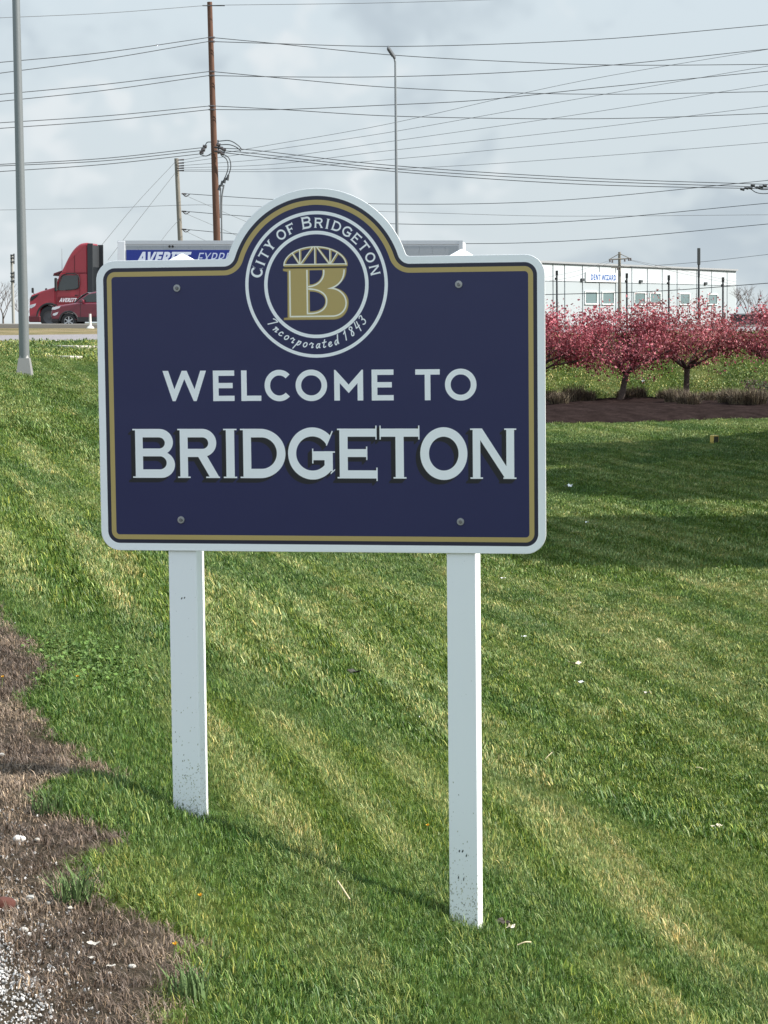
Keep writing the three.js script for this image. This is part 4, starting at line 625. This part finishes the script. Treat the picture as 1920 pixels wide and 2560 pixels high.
/* ---------- warehouse ---------- */
{
  const A = at(1365, 700, 290), B = at(1840, 700, 354), dir = new THREE.Vector3(B.x - A.x, 0, B.z - A.z), LN = dir.length(); dir.normalize();
  const turn = Math.atan2(-dir.z, dir.x), y0 = gy(A.x, 320) - 0.3, t = thing('warehouse', 'long white warehouse with square windows and blue lettered wall sign', 'building', [A.x, y0, A.z], turn);
  const along = (px) => { const k = at(px, 792, 1), rx = k.x, rd = -k.z; const f = rx / rd; return (f * -A.z - A.x) / (dir.x + f * dir.z); };     // distance along the wall seen at that column
  const hAt = (px, py) => { const u = along(px); return at(px, py, -(A.z + dir.z * u)).y - y0; };
  const TOPH = hAt(1600, 666.5), BAND = hAt(1600, 708.5), X0 = -26, X1 = LN;
  const white = std([0.48, 0.52, 0.545], 0.85), pale = std([0.36, 0.4, 0.42], 0.85), joint = std([0.2, 0.22, 0.23], 0.9);
  obj('core', [box((X0 + X1) / 2, TOPH / 2, -20.25, X1 - X0 - 0.1, TOPH - 0.1, 40)], joint, t);
  const joints = [X0, along(1365) - 8]; for (const z of [127, 213, 345, 470, 590, 710, 825, 935, 1045, 1190, 1300, 1415]) joints.push(along(1340 + z / 2.9625)); joints.push(X1);
  for (let i = 0; i + 1 < joints.length; i++) for (const [h0, h1, m] of [[-0.5, BAND, pale], [BAND, TOPH, white]]) obj('wall_panel', box((joints[i] + joints[i + 1]) / 2, (h0 + h1) / 2, -0.12, joints[i + 1] - joints[i] - 0.3, h1 - h0 - 0.08, 0.24), m, t);
  for (let i = 0; i < 8; i++) obj('end_wall_panel', box(X1 + 0.05, TOPH / 2, -2.5 - i * 5, 0.2, TOPH, 4.92), white, t);
  obj('roof_edge', [box((X0 + X1) / 2, TOPH + 0.08, -20, X1 - X0 + 0.3, 0.24, 40.6)], std([0.3, 0.31, 0.32], 0.7), t);
  [[362, 447, 328, 410], [490, 572, 331, 412], [727, 803, 335, 413], [843, 917, 338, 414], [1062, 1132, 342, 414], [1270, 1337, 346, 414]].forEach(([z0, z1, y1, y2]) => {
    const a = 1340 + z0 / 2.9625, b = 1340 + z1 / 2.9625, u0 = along(a), u1 = along(b), h1 = hAt((a + b) / 2, 620 + y1 / 2.9625), h0 = hAt((a + b) / 2, 620 + y2 / 2.9625), w = u1 - u0, h = h1 - h0;
    const win = obj('window', [box((u0 + u1) / 2, h1 + 0.08, 0.04, w + 0.5, 0.16, 0.2), box((u0 + u1) / 2, h0 - 0.08, 0.06, w + 0.5, 0.16, 0.24), box(u0 - 0.12, (h0 + h1) / 2, 0.04, 0.24, h, 0.2), box(u1 + 0.12, (h0 + h1) / 2, 0.04, 0.24, h, 0.2)], std([0.62, 0.64, 0.64], 0.7), t);
    obj('pane', box((u0 + u1) / 2, (h0 + h1) / 2, 0.012, w, h, 0.02), new THREE.MeshPhysicalMaterial({ color: lin(0.13, 0.19, 0.19), roughness: 0.1, clearcoat: 0.6 }), win);
  });
  const s0 = along(1340 + 362 / 2.9625), s1 = along(1340 + 592 / 2.9625), sh1 = hAt(1500, 620 + 182 / 2.9625), sh0 = hAt(1500, 620 + 252 / 2.9625), bw = s1 - s0, bh = sh1 - sh0;
  const ws = obj('wall_sign', box((s0 + s1) / 2, (sh0 + sh1) / 2, 0.1, bw, bh, 0.2), std([0.68, 0.69, 0.69], 0.6), t);
  obj('sign_lettering', new THREE.PlaneGeometry(bw * 0.86, bh * 0.86).translate((s0 + s1) / 2 + bw * 0.05, (sh0 + sh1) / 2, 0.215), new THREE.MeshStandardMaterial({ roughness: 0.5, map: print(bw * 0.86, bh * 0.86, 1024, (c, w, h) => { c.fillStyle = '#d8dadb'; c.fillRect(0, 0, w, h); c.fillStyle = '#1f4f8f'; c.strokeStyle = '#1f4f8f'; c.lineWidth = h * 0.04; c.font = 'bold ' + Math.round(h * 0.95) + 'px sans-serif'; const m = c.measureText('DENT WIZARD').width; c.translate(w * 0.02, h * 0.86); c.scale(w * 0.96 / m, 1); c.fillText('DENT WIZARD', 0, 0); c.strokeText('DENT WIZARD', 0, 0); }) }), ws);
  for (const [z, yy] of [[338, 235], [770, 247], [1250, 262]]) { const px = 1340 + z / 2.9625; obj('wall_lamp', rbox(along(px), hAt(px, 620 + yy / 2.9625), 0.15, 0.9, 0.36, 0.3, 0.08), hw, t); }
}
/* car-park lights in front of it and the taller mast */
for (const [px, py] of [[1392, 677], [1567, 683.5], [1672, 688.5], [1807.5, 693.6]]) {
  const p = at(px, py, 250), y = gy(p.x, 250), t = thing('parking_lot_light', 'dark slim light pole with upright head between the pink trees and warehouse', 'light pole', [p.x, y, -250], 0, 'slim light poles before the warehouse');
  obj('pole', rod([0, 0, 0], [0, p.y - y - 0.5, 0], 0.12, 0.1, 10), hw, t); obj('light_head', [rbox(0, p.y - y - 0.25, 0, 0.26, 0.55, 0.3, 0.04), rbox(-0.06, p.y - y - 0.85, 0, 0.3, 0.26, 0.3, 0.05)], black, t);
}
{
  const p = at(1747, 620, 215), y = gy(p.x, 215), t = thing('light_mast', 'tall dark mast with long slab head rising above the warehouse roof', 'light pole', [p.x, y, -215]), k = (py) => at(1747, py, 215).y - y;
  obj('pole', rod([0, 0, 0], [0, k(660), 0], 0.11, 0.09, 10), hw, t); obj('light_head', rbox(0, (k(620) + k(662)) / 2, 0, 0.27, k(620) - k(662), 0.3, 0.04), std([0.06, 0.065, 0.065], 0.6), t); obj('equipment_box', rbox(0, (k(673) + k(692)) / 2, 0, 0.2, k(673) - k(692), 0.26, 0.03), hw, t);
}
{
  const p = at(1886, 792, 300), y = gy(p.x, 300) - 0.2, t = thing('low_shed', 'low dark flat-roofed shed beyond the end of the warehouse', 'building', [p.x, y, -300]);
  obj('wall', box(1.5, 1.15, 0, 8.6, 2.3, 4), std([0.05, 0.055, 0.065], 0.8), t); obj('roof', box(1.5, 2.38, 0, 8.9, 0.18, 4.3), std([0.22, 0.23, 0.25], 0.7), t);
}

/* ---------- trees ---------- */
function limbs(r, out, p, dir, len, rad, level, tips, spread) {
  const q = p.clone().add(dir.clone().multiplyScalar(len)), m = p.clone().lerp(q, 0.5).add(new THREE.Vector3((r() - 0.5) * len * 0.14, (r() - 0.3) * len * 0.1, (r() - 0.5) * len * 0.14));
  out.push(rod(p.toArray(), m.toArray(), rad, rad * 0.85, level > 2 ? 4 : 7), rod(m.toArray(), q.toArray(), rad * 0.85, rad * 0.66, level > 2 ? 4 : 7));
  if (level >= 4) { tips.push(q); return; }
  if (level >= 2) tips.push(m.clone(), q.clone());
  const n = 2 + (r() < 0.7 ? 1 : 0);
  for (let i = 0; i < n; i++) { const a = r() * 6.283, s = spread * (0.6 + 0.7 * r()), v = dir.clone().add(new THREE.Vector3(Math.cos(a) * s, (r() - 0.35) * 0.5, Math.sin(a) * s)).normalize(); limbs(r, out, q, v, len * (0.66 + 0.2 * r()), rad * 0.6, level + 1, tips, spread); }
}
function leaves(r, n, place, size, cols) {                     // folded leaves: two triangles with a crease
  const pos = [], col = [], v = new THREE.Vector3(), e = new THREE.Euler(), A = [[0, 0, 0], [0.42, 0.55, 0.1], [0, 1.25, 0], [-0.42, 0.55, 0.1]];
  for (let i = 0; i < n; i++) {
    const p = place(r), s = size * (0.6 + 0.8 * r()), c = cols(r, p); e.set(r() * 6.3, r() * 6.3, r() * 6.3);
    const q = A.map((a) => v.set(a[0] * s, a[1] * s, a[2] * s).applyEuler(e).add(p).toArray());
    pos.push(...q[0], ...q[1], ...q[2], ...q[0], ...q[2], ...q[3]); for (let k = 0; k < 6; k++) col.push(...c);
  }
  const g = new THREE.BufferGeometry(); g.setAttribute('position', new THREE.Float32BufferAttribute(pos, 3)); g.setAttribute('color', new THREE.Float32BufferAttribute(col, 3)); g.computeVertexNormals(); return g;
}
const leafMat = new THREE.MeshPhysicalMaterial({ vertexColors: true, roughness: 0.7, side: THREE.DoubleSide, transmission: 0.25, thickness: 0 });
const bark = new THREE.MeshStandardMaterial({ map: rep(tex(128, (i, j) => { const k = fbm(i * 0.2, j * 0.06, 3); return [62 + 60 * k, 54 + 54 * k, 50 + 50 * k]; }), 2, 3), roughness: 0.95 });
function crab(px, py, seed, W, H, lean, tint, label, n = 10500) {
  const g = ground(px, py), r = rng(seed), t = thing('crabapple_tree', label, 'tree', [g.x, g.y - 0.03, g.z], 0, 'pink flowering trees in the mulch bed'), tips = [], out = [];
  const fork = new THREE.Vector3(lean, H * 0.29, 0);
  obj('trunk', [rod([0, -0.1, 0], [lean * 0.55, H * 0.14, 0], 0.125, 0.1), rod([lean * 0.55, H * 0.14, 0], fork.toArray(), 0.1, 0.095)], bark, t);
  for (let i = 0; i < 7; i++) { const a = i * 0.9 + r(), s = 0.85 + 0.5 * r(); limbs(r, out, fork, new THREE.Vector3(Math.cos(a) * s, 0.5 + 0.55 * r(), Math.sin(a) * s).normalize(), H * 0.2, 0.055, 1, tips, 0.7); }
  obj('branches', out, bark, t);
  const cy = H * 0.6, blobs = []; for (let i = 0; i < 34; i++) { const a = r() * 6.283, q = Math.sqrt(r()) * 0.82; blobs.push([Math.cos(a) * q * W / 2, cy + (r() - 0.45) * H * 0.62 * (1 - 0.5 * q), Math.sin(a) * q * W / 2, 0.3 + 0.28 * r(), 0.7 + 0.6 * r()]); }
  const place = (r2) => {
    if (r2() < 0.24) { const b = tips[Math.floor(r2() * tips.length)]; return new THREE.Vector3(b.x + (r2() - 0.5) * 0.32, b.y + (r2() - 0.5) * 0.3, b.z + (r2() - 0.5) * 0.32); }
    const b = blobs[Math.floor(r2() * blobs.length)], g3 = () => (r2() + r2() + r2() - 1.5) * 1.15; return new THREE.Vector3(lean + b[0] + g3() * b[3] * 1.3, b[1] + g3() * b[3] * 0.85, b[2] + g3() * b[3] * 1.3);
  };
  const pal = [[0.44, 0.068, 0.098], [0.55, 0.12, 0.16], [0.3, 0.04, 0.06], [0.62, 0.2, 0.24], [0.21, 0.055, 0.045]];
  const tone = blobs.map(() => 0.72 + 0.5 * r());
  obj('crown', leaves(r, n, place, 0.07, (r2, p) => { const c = pal[Math.floor(r2() ** 1.2 * 5)], k = (0.8 + 0.4 * r2()) * tone[Math.floor(noise(p.x * 1.9 + 40, p.y * 1.9 + p.z * 1.3 + 40) * 33.9)]; return mix3(c.map((v) => v * k), tint, 0.5 * r2() + 0.08); }), leafMat, t);
}
crab(1548, 1008, 101, 4.5, 3.3, 0.22, [0.3, 0.08, 0.1], 'pink flowering tree with a leaning trunk in the mulch bed');
crab(1714, 1001, 102, 5.0, 3.65, 0.05, [0.2, 0.09, 0.06], 'pink and bronze flowering tree with a straight trunk in the mulch bed', 11000);
crab(1322, 1012, 103, 5.8, 3.45, 0.1, [0.33, 0.07, 0.09], 'dense pink flowering tree half hidden behind the sign edge', 12500);
crab(1985, 1000, 104, 4.2, 3.4, 0.1, [0.24, 0.08, 0.07], 'pink flowering tree at the far end of the mulch bed');
function bareTree(px, py, d, H, seed, label) {
  const p = at(px, py, d), r = rng(seed), t = thing('bare_tree', label, 'tree', [p.x, gy(p.x, d), -d], 0, 'bare trees in the distance'), out = [], tips = [];
  obj('trunk', rod([0, -0.3, 0], [0, H * 0.3, 0], H * 0.02, H * 0.014), bark, t);
  for (let i = 0; i < 4; i++) { const a = i * 1.6 + r(); limbs(r, out, new THREE.Vector3(0, H * (0.2 + 0.1 * i / 3), 0), new THREE.Vector3(Math.cos(a) * 0.5, 0.9, Math.sin(a) * 0.5).normalize(), H * 0.22, H * 0.008, 1, tips, 0.5); }
  obj('crown', out, bark, t);
}
bareTree(1868, 790, 330, 7.5, 201, 'leafless tree by the end wall of the warehouse'); bareTree(1902, 790, 345, 6.2, 202, 'smaller leafless tree behind the low dark shed'); bareTree(1832, 790, 400, 9, 203, 'leafless tree showing over the warehouse roof corner');
bareTree(8, 808, 240, 5.6, 204, 'leafless tree beside the thin pale pole'); bareTree(-20, 808, 260, 6.4, 205, 'leafless tree left of the thin pale pole, partly out of view'); bareTree(58, 808, 255, 4.2, 206, 'low leafless tree behind the lamp post and truck hood');
bareTree(1945, 790, 360, 6.5, 207, 'leafless tree beyond the shed at the far right field');
/* the two broad trees right of the view whose shade lies on the lawn */
function shadeTree(x, d, H, R, seed, label) {
  const r = rng(seed), t = thing('shade_tree', label, 'tree', [x, gy(x, d), -d], 0, 'broad shade trees'), out = [], tips = [];
  obj('trunk', rod([0, -0.3, 0], [0, H * 0.35, 0], 0.28, 0.2, 12), bark, t);
  for (let i = 0; i < 6; i++) { const a = i * 1.05 + r(); limbs(r, out, new THREE.Vector3(0, H * 0.33, 0), new THREE.Vector3(Math.cos(a) * 0.8, 0.8, Math.sin(a) * 0.8).normalize(), H * 0.2, 0.12, 1, tips, 0.6); }
  obj('branches', out, bark, t);
  obj('crown', leaves(r, 21000, (r2) => { const a = r2() * 6.283, u = r2(), h = mix(0.2, 1, u), w = R * Math.sin(Math.PI * Math.pow(mix(0.13, 0.98, u), 0.8)) * Math.sqrt(r2()) * (0.85 + 0.3 * noise(a * 2, h * 6)); return new THREE.Vector3(Math.cos(a) * w, h * H, Math.sin(a) * w); }, 0.32, (r2) => { const k = 0.7 + 0.6 * r2(); return [0.055 * k, 0.1 * k, 0.028 * k]; }), leafMat, t);
}
shadeTree(15, 49, 11.5, 5.2, 301, 'broad leafy tree whose shade covers the far part of the lawn');
shadeTree(14.8, 40.8, 10.5, 5.0, 303, 'broad leafy tree between two others off the right of the lawn');
shadeTree(10.8, 30.2, 9.5, 3.9, 302, 'broad leafy tree whose shade covers the middle of the lawn');

/* ---------- mulch bed ---------- */
{
  const pos = [], uv = [], col = [], idx = [], NX = 150, ND = 40, r = rng(8);
  for (let i = 0; i <= NX; i++) for (let j = 0; j <= ND; j++) { const x = mix(-6, 24, i / NX), f = 62.8 + 0.05 * x + (noise(x * 0.8, 3) - 0.5) * 0.8, b = 75.5 + 0.09 * x + 1.2 * noise(x * 0.4, 9), d = mix(f, b, j / ND), e = Math.min(j, ND - j) / 3; pos.push(x, gy(x, d) + 0.01 + Math.min(1, e) * 0.12 + (fbm(x * 3, d * 3, 3) - 0.5) * 0.12, -d); uv.push(x / 1.5, d / 1.5); const k = 0.7 + 0.6 * r(); col.push(k, k, k); }
  for (let i = 0; i < NX; i++) for (let j = 0; j < ND; j++) { const a = i * (ND + 1) + j; idx.push(a, a + ND + 1, a + 1, a + 1, a + ND + 1, a + ND + 2); }
  const g = new THREE.BufferGeometry(); g.setAttribute('position', new THREE.Float32BufferAttribute(pos, 3)); g.setAttribute('uv', new THREE.Float32BufferAttribute(uv, 2)); g.setAttribute('color', new THREE.Float32BufferAttribute(col, 3)); g.setIndex(idx); g.computeVertexNormals();
  const t = tex(256, (i, j) => { const n = hash(i >> 1, j) * 0.55 + fbm(i * 0.1, j * 0.1, 2) * 0.45; return [27 + 33 * n, 22 + 27 * n, 21 + 26 * n]; });
  tag(obj('mulch_bed', g, new THREE.MeshPhysicalMaterial({ map: t, vertexColors: true, roughness: 1, specularIntensity: 0 })), 'dark brown mulch bed under the pink trees', null, null, 'structure');
}
/* dormant shrubs and ornamental grass tufts in the bed */
const tuftMat = new THREE.MeshStandardMaterial({ vertexColors: true, roughness: 0.85, side: THREE.DoubleSide });
[[1372, 1012, 0.55], [1398, 1022, 0.62], [1432, 1014, 0.66], [1468, 1012, 0.66], [1560, 1006, 0.52], [1590, 1004, 0.6], [1664, 1008, 0.56], [1688, 1016, 0.62], [1722, 1022, 0.66], [1768, 1012, 0.66], [1792, 1010, 0.5], [1822, 1020, 0.6], [1848, 1022, 0.56], [1886, 1022, 0.72], [1912, 1014, 0.6]].forEach(([px, py, w0], i) => {
  const w = w0 * (1.05 + 0.5 * hash(i, 3)), p = ground(px, py - 2), h = w * (0.5 + 0.22 * hash(i, 8)), t = tag(obj('ornamental_grass', clump(400 + i, 900, w * 0.36, h * 0.4, h, 0.018, (r) => { const u = r(), k = 0.75 + 0.5 * r(); return (u < 0.45 ? [0.125, 0.095, 0.062] : u < 0.78 ? [0.23, 0.18, 0.115] : [0.06, 0.042, 0.032]).map((v) => v * k); }, 0.1, 0.95), tuftMat), 'brown dormant tuft of ornamental grass in the mulch bed', 'ornamental grass', 'dormant grass tufts in the bed');
  t.position.set(p.x, p.y + 0.06, p.z);
});
{
  const p = ground(1895, 1008), r = rng(77), t = thing('leafy_bush', 'sparse dark twiggy bush with small leaves at the back of the bed', 'bush', [p.x, p.y, p.z]), out = [], tips = [];
  for (let i = 0; i < 7; i++) { const a = i * 0.9; limbs(r, out, new THREE.Vector3(0, 0, 0), new THREE.Vector3(Math.cos(a) * 0.6, 0.9, Math.sin(a) * 0.6).normalize(), 0.34, 0.012, 2, tips, 0.6); }
  obj('stems', out, bark, t); obj('foliage', leaves(r, 420, (q) => { const b = tips[Math.floor(q() * tips.length)]; return b.clone().add(new THREE.Vector3((q() - 0.5) * 0.16, (q() - 0.5) * 0.16, (q() - 0.5) * 0.16)); }, 0.055, (q) => (q() < 0.6 ? [0.06, 0.08, 0.035] : [0.13, 0.05, 0.045])), leafMat, t);
}
{
  const p = ground(1786, 1110), t = thing('utility_marker', 'small yellow and black box on the lawn before the mulch bed', 'utility box', [p.x, p.y, p.z], 0.5);
  obj('housing', rbox(0, 0.09, 0, 0.15, 0.22, 0.15, 0.012), std([0.5, 0.36, 0.09], 0.6), t); obj('front_plate', box(-0.01, 0.085, 0.079, 0.12, 0.17, 0.012), std([0.05, 0.045, 0.03], 0.7), t);
}

/* ---------- small things on the ground ---------- */
function scrap(px, py, w, col, seed, name, label, category, group) {
  const p = ground(px, py), r = rng(seed), g = new THREE.PlaneGeometry(w, w * (0.5 + 0.4 * r()), 5, 4).rotateX(-Math.PI / 2), P = g.attributes.position;
  for (let i = 0; i < P.count; i++) P.setXYZ(i, P.getX(i) + (r() - 0.5) * w * 0.12, Math.abs(P.getX(i)) * 0.3 + r() * w * 0.26, P.getZ(i) + (r() - 0.5) * w * 0.12);
  const o = obj(name, g.toNonIndexed(), std(col, 0.8, { side: THREE.DoubleSide })); o.geometry.computeVertexNormals(); o.position.set(p.x, p.y + Math.min(0.035, w * 0.35), p.z); o.rotation.y = r() * 6; tag(o, label, category, group);
}
const paper = [0.74, 0.74, 0.72];
scrap(1419, 1224, 0.16, paper, 1, 'paper_scrap', 'crumpled white paper scrap lying in the shaded lawn', 'litter');
scrap(1612, 958, 0.22, paper, 2, 'paper_scrap', 'white scrap on the grass bank behind the pink trees', 'litter');
[[1258, 1452, 0.055], [1309, 1598, 0.05], [1451, 1716, 0.06], [1467, 1311, 0.06], [1046, 1800, 0.03]].forEach(([x, y, w], i) => scrap(x, y, w, paper, 3 + i, 'paper_scrap', 'tiny white scrap in the sunlit lawn right of the sign', 'litter', 'tiny white scraps on the sunlit lawn'));
scrap(1436, 1674, 0.11, [0.66, 0.56, 0.42], 12, 'dead_leaf', 'pale tan curled leaf on the sunlit lawn near white scraps', 'leaf');
scrap(1618, 1742, 0.06, [0.45, 0.42, 0.38], 13, 'dead_leaf', 'small grey curled leaf in the dark mowing stripe', 'leaf');
scrap(1792, 2080, 0.06, [0.72, 0.62, 0.46], 14, 'dead_leaf', 'narrow pale leaf lying down the slope from the right post', 'leaf');
scrap(1278, 2335, 0.045, [0.7, 0.62, 0.5], 15, 'dead_leaf', 'pale broken leaf beside the foot of the right post', 'leaf');
scrap(1258, 2326, 0.05, [0.06, 0.045, 0.035], 16, 'dead_leaf', 'dark brown curled leaf beside the foot of the right post', 'leaf');
scrap(885, 1694, 0.07, [0.05, 0.045, 0.035], 17, 'dead_leaf', 'dark curled leaf on the lawn between the posts', 'leaf');
[[178, 2282, 0.025], [236, 2376, 0.045], [286, 2374, 0.02], [278, 2426, 0.028], [228, 2402, 0.022]].forEach(([x, y, w], i) => scrap(x, y, w * 0.7, [0.42, 0.39, 0.34], 30 + i, 'wood_chip', 'whitish chip lying in the dead brown grass', 'chip', 'whitish chips in the dead grass'));
function pebble(px, py, s, col, seed, name, label, group) { const p = ground(px, py), r = rng(seed), g = new THREE.IcosahedronGeometry(s, 3), P = g.attributes.position, k = r() * 9; for (let i = 0; i < P.count; i++) { const f = 0.75 + 0.5 * fbm(P.getX(i) / s * 1.3 + k + 5, P.getY(i) / s * 1.3 + P.getZ(i) / s + 5, 3); P.setXYZ(i, P.getX(i) * f * 1.15, P.getY(i) * f * 0.75, P.getZ(i) * f); } g.computeVertexNormals(); const o = obj(name, g, std(col, 0.9)); o.position.set(p.x, p.y + s * 0.2, p.z); tag(o, label, 'stone', group); }
pebble(48, 2101, 0.017, [0.62, 0.59, 0.55], 1, 'stone', 'largest white stone in the dead brown grass');
pebble(4, 2266, 0.03, [0.09, 0.028, 0.018], 2, 'stone', 'rusty red brown lump at the edge of the gravel');
[[7, 2226], [94, 2103], [4, 1892], [38, 1559], [120, 2262], [75, 2250], [218, 1545], [330, 2420], [60, 2330]].forEach(([x, y], i) => pebble(x, y, 0.005 + 0.003 * (i % 3), [0.42, 0.4, 0.36], 10 + i, 'stone', 'small whitish stone scattered in the dead brown grass', 'small stones in the dead grass'));
[[191, 1719, 'by the clover patch at the lawn edge'], [433, 2408, 'at the lower edge of the dead grass'], [496, 2282, 'in the grass below the left post'], [4, 1720, 'in the dead grass at the lawn edge'], [1066, 2092, 'in the lawn just left of the right post']].forEach(([x, y, w]) => {
  const p = ground(x, y), t = thing('dandelion', 'yellow dandelion flower ' + w, 'flower', [p.x, p.y, p.z]);
  obj('stem', rod([0, 0, 0], [0.006, 0.042, 0], 0.002, 0.0016, 5), std([0.12, 0.16, 0.05], 0.8), t);
  const pet = []; for (let i = 0; i < 22; i++) { const g = new THREE.PlaneGeometry(0.003, 0.0095).translate(0, 0.0048, 0).rotateX(1.1 - (i % 3) * 0.35).rotateY(i * 1.1).translate(0.006, 0.042, 0); pet.push(g); }
  obj('flower_head', pet, std([0.75, 0.42, 0.03], 0.8, { side: THREE.DoubleSide }), t);
});
[[1368, 1916, 0.09, 0.7], [860, 2268, 0.11, -1.2], [1310, 2400, 0.05, 0.4], [1748, 1942, 0.05, 0.1]].forEach(([x, y, l, a], i) => { const p = ground(x, y); const o = obj('straw', tube([[-l / 2, 0.0, 0], [0, 0.012, 0.004], [l / 2, 0.004, 0]], 0.0028, 8, 4), std([0.62, 0.52, 0.33], 0.8)); o.position.set(p.x, p.y + 0.05, p.z); o.rotation.set(0.5, a, 0.4 - 0.3 * i); tag(o, 'pale dry straw lying on the lawn', 'straw', 'dry straws on the lawn'); });
/* broad-leaved weeds and a coarse tuft at the lawn's edge */
{
  const r = rng(91), c0 = ground(150, 1690), c1 = ground(260, 1640), cl = [];
  for (let i = 0; i < 700; i++) { const u = r(), x = mix(c0.x, c1.x, u) + (r() + r() - 1) * 0.34, d = mix(-c0.z, -c1.z, u) + (r() + r() - 1) * 0.85; if (deadAt(x, d) > 0.03) continue; const k = 0.7 + 0.6 * r(); cl.push([x, gy(x, d) + 0.02 * r(), -d, r() * 6.3, 0.5 + 0.7 * r(), (r() - 0.5) * 1.2, (r() - 0.5) * 1.2, [0.085 * k, 0.155 * k, 0.022 * k]]); }
  const g = merged([0, 1, 2].map((i) => new THREE.CircleGeometry(0.0058, 7).translate(0, 0.006, 0).rotateX(-1.2).rotateY(i * 2.1).translate(0, 0.022, 0)));
  scatter('clover', [g], std([1, 1, 1], 0.7, { side: THREE.DoubleSide }), 'bright green clover patch at the edge of the lawn', 'clover', cl);
}
[[188, 2258, 90, 0.13], [470, 2500, 60, 0.11], [120, 2030, 70, 0.1]].forEach(([x, y, n, h], i) => { const p = ground(x, y), o = obj('grass_tuft', clump(500 + i, n, 0.05, h * 0.5, h, 0.005, (r) => { const k = 0.7 + 0.6 * r(); return [0.1 * k, 0.16 * k, 0.05 * k]; }, 0.2, 1), tuftMat); o.position.copy(p); tag(o, 'coarse tuft of longer grass ' + ['beside the dead grass and white chips', 'at the lower lawn edge by the dead grass', 'in the dead grass by the largest white stone'][i], 'grass tuft'); });

scene.traverse((o) => { if (o.isMesh) { o.castShadow = true; o.receiveShadow = true; } });
renderer.render(scene, camera);
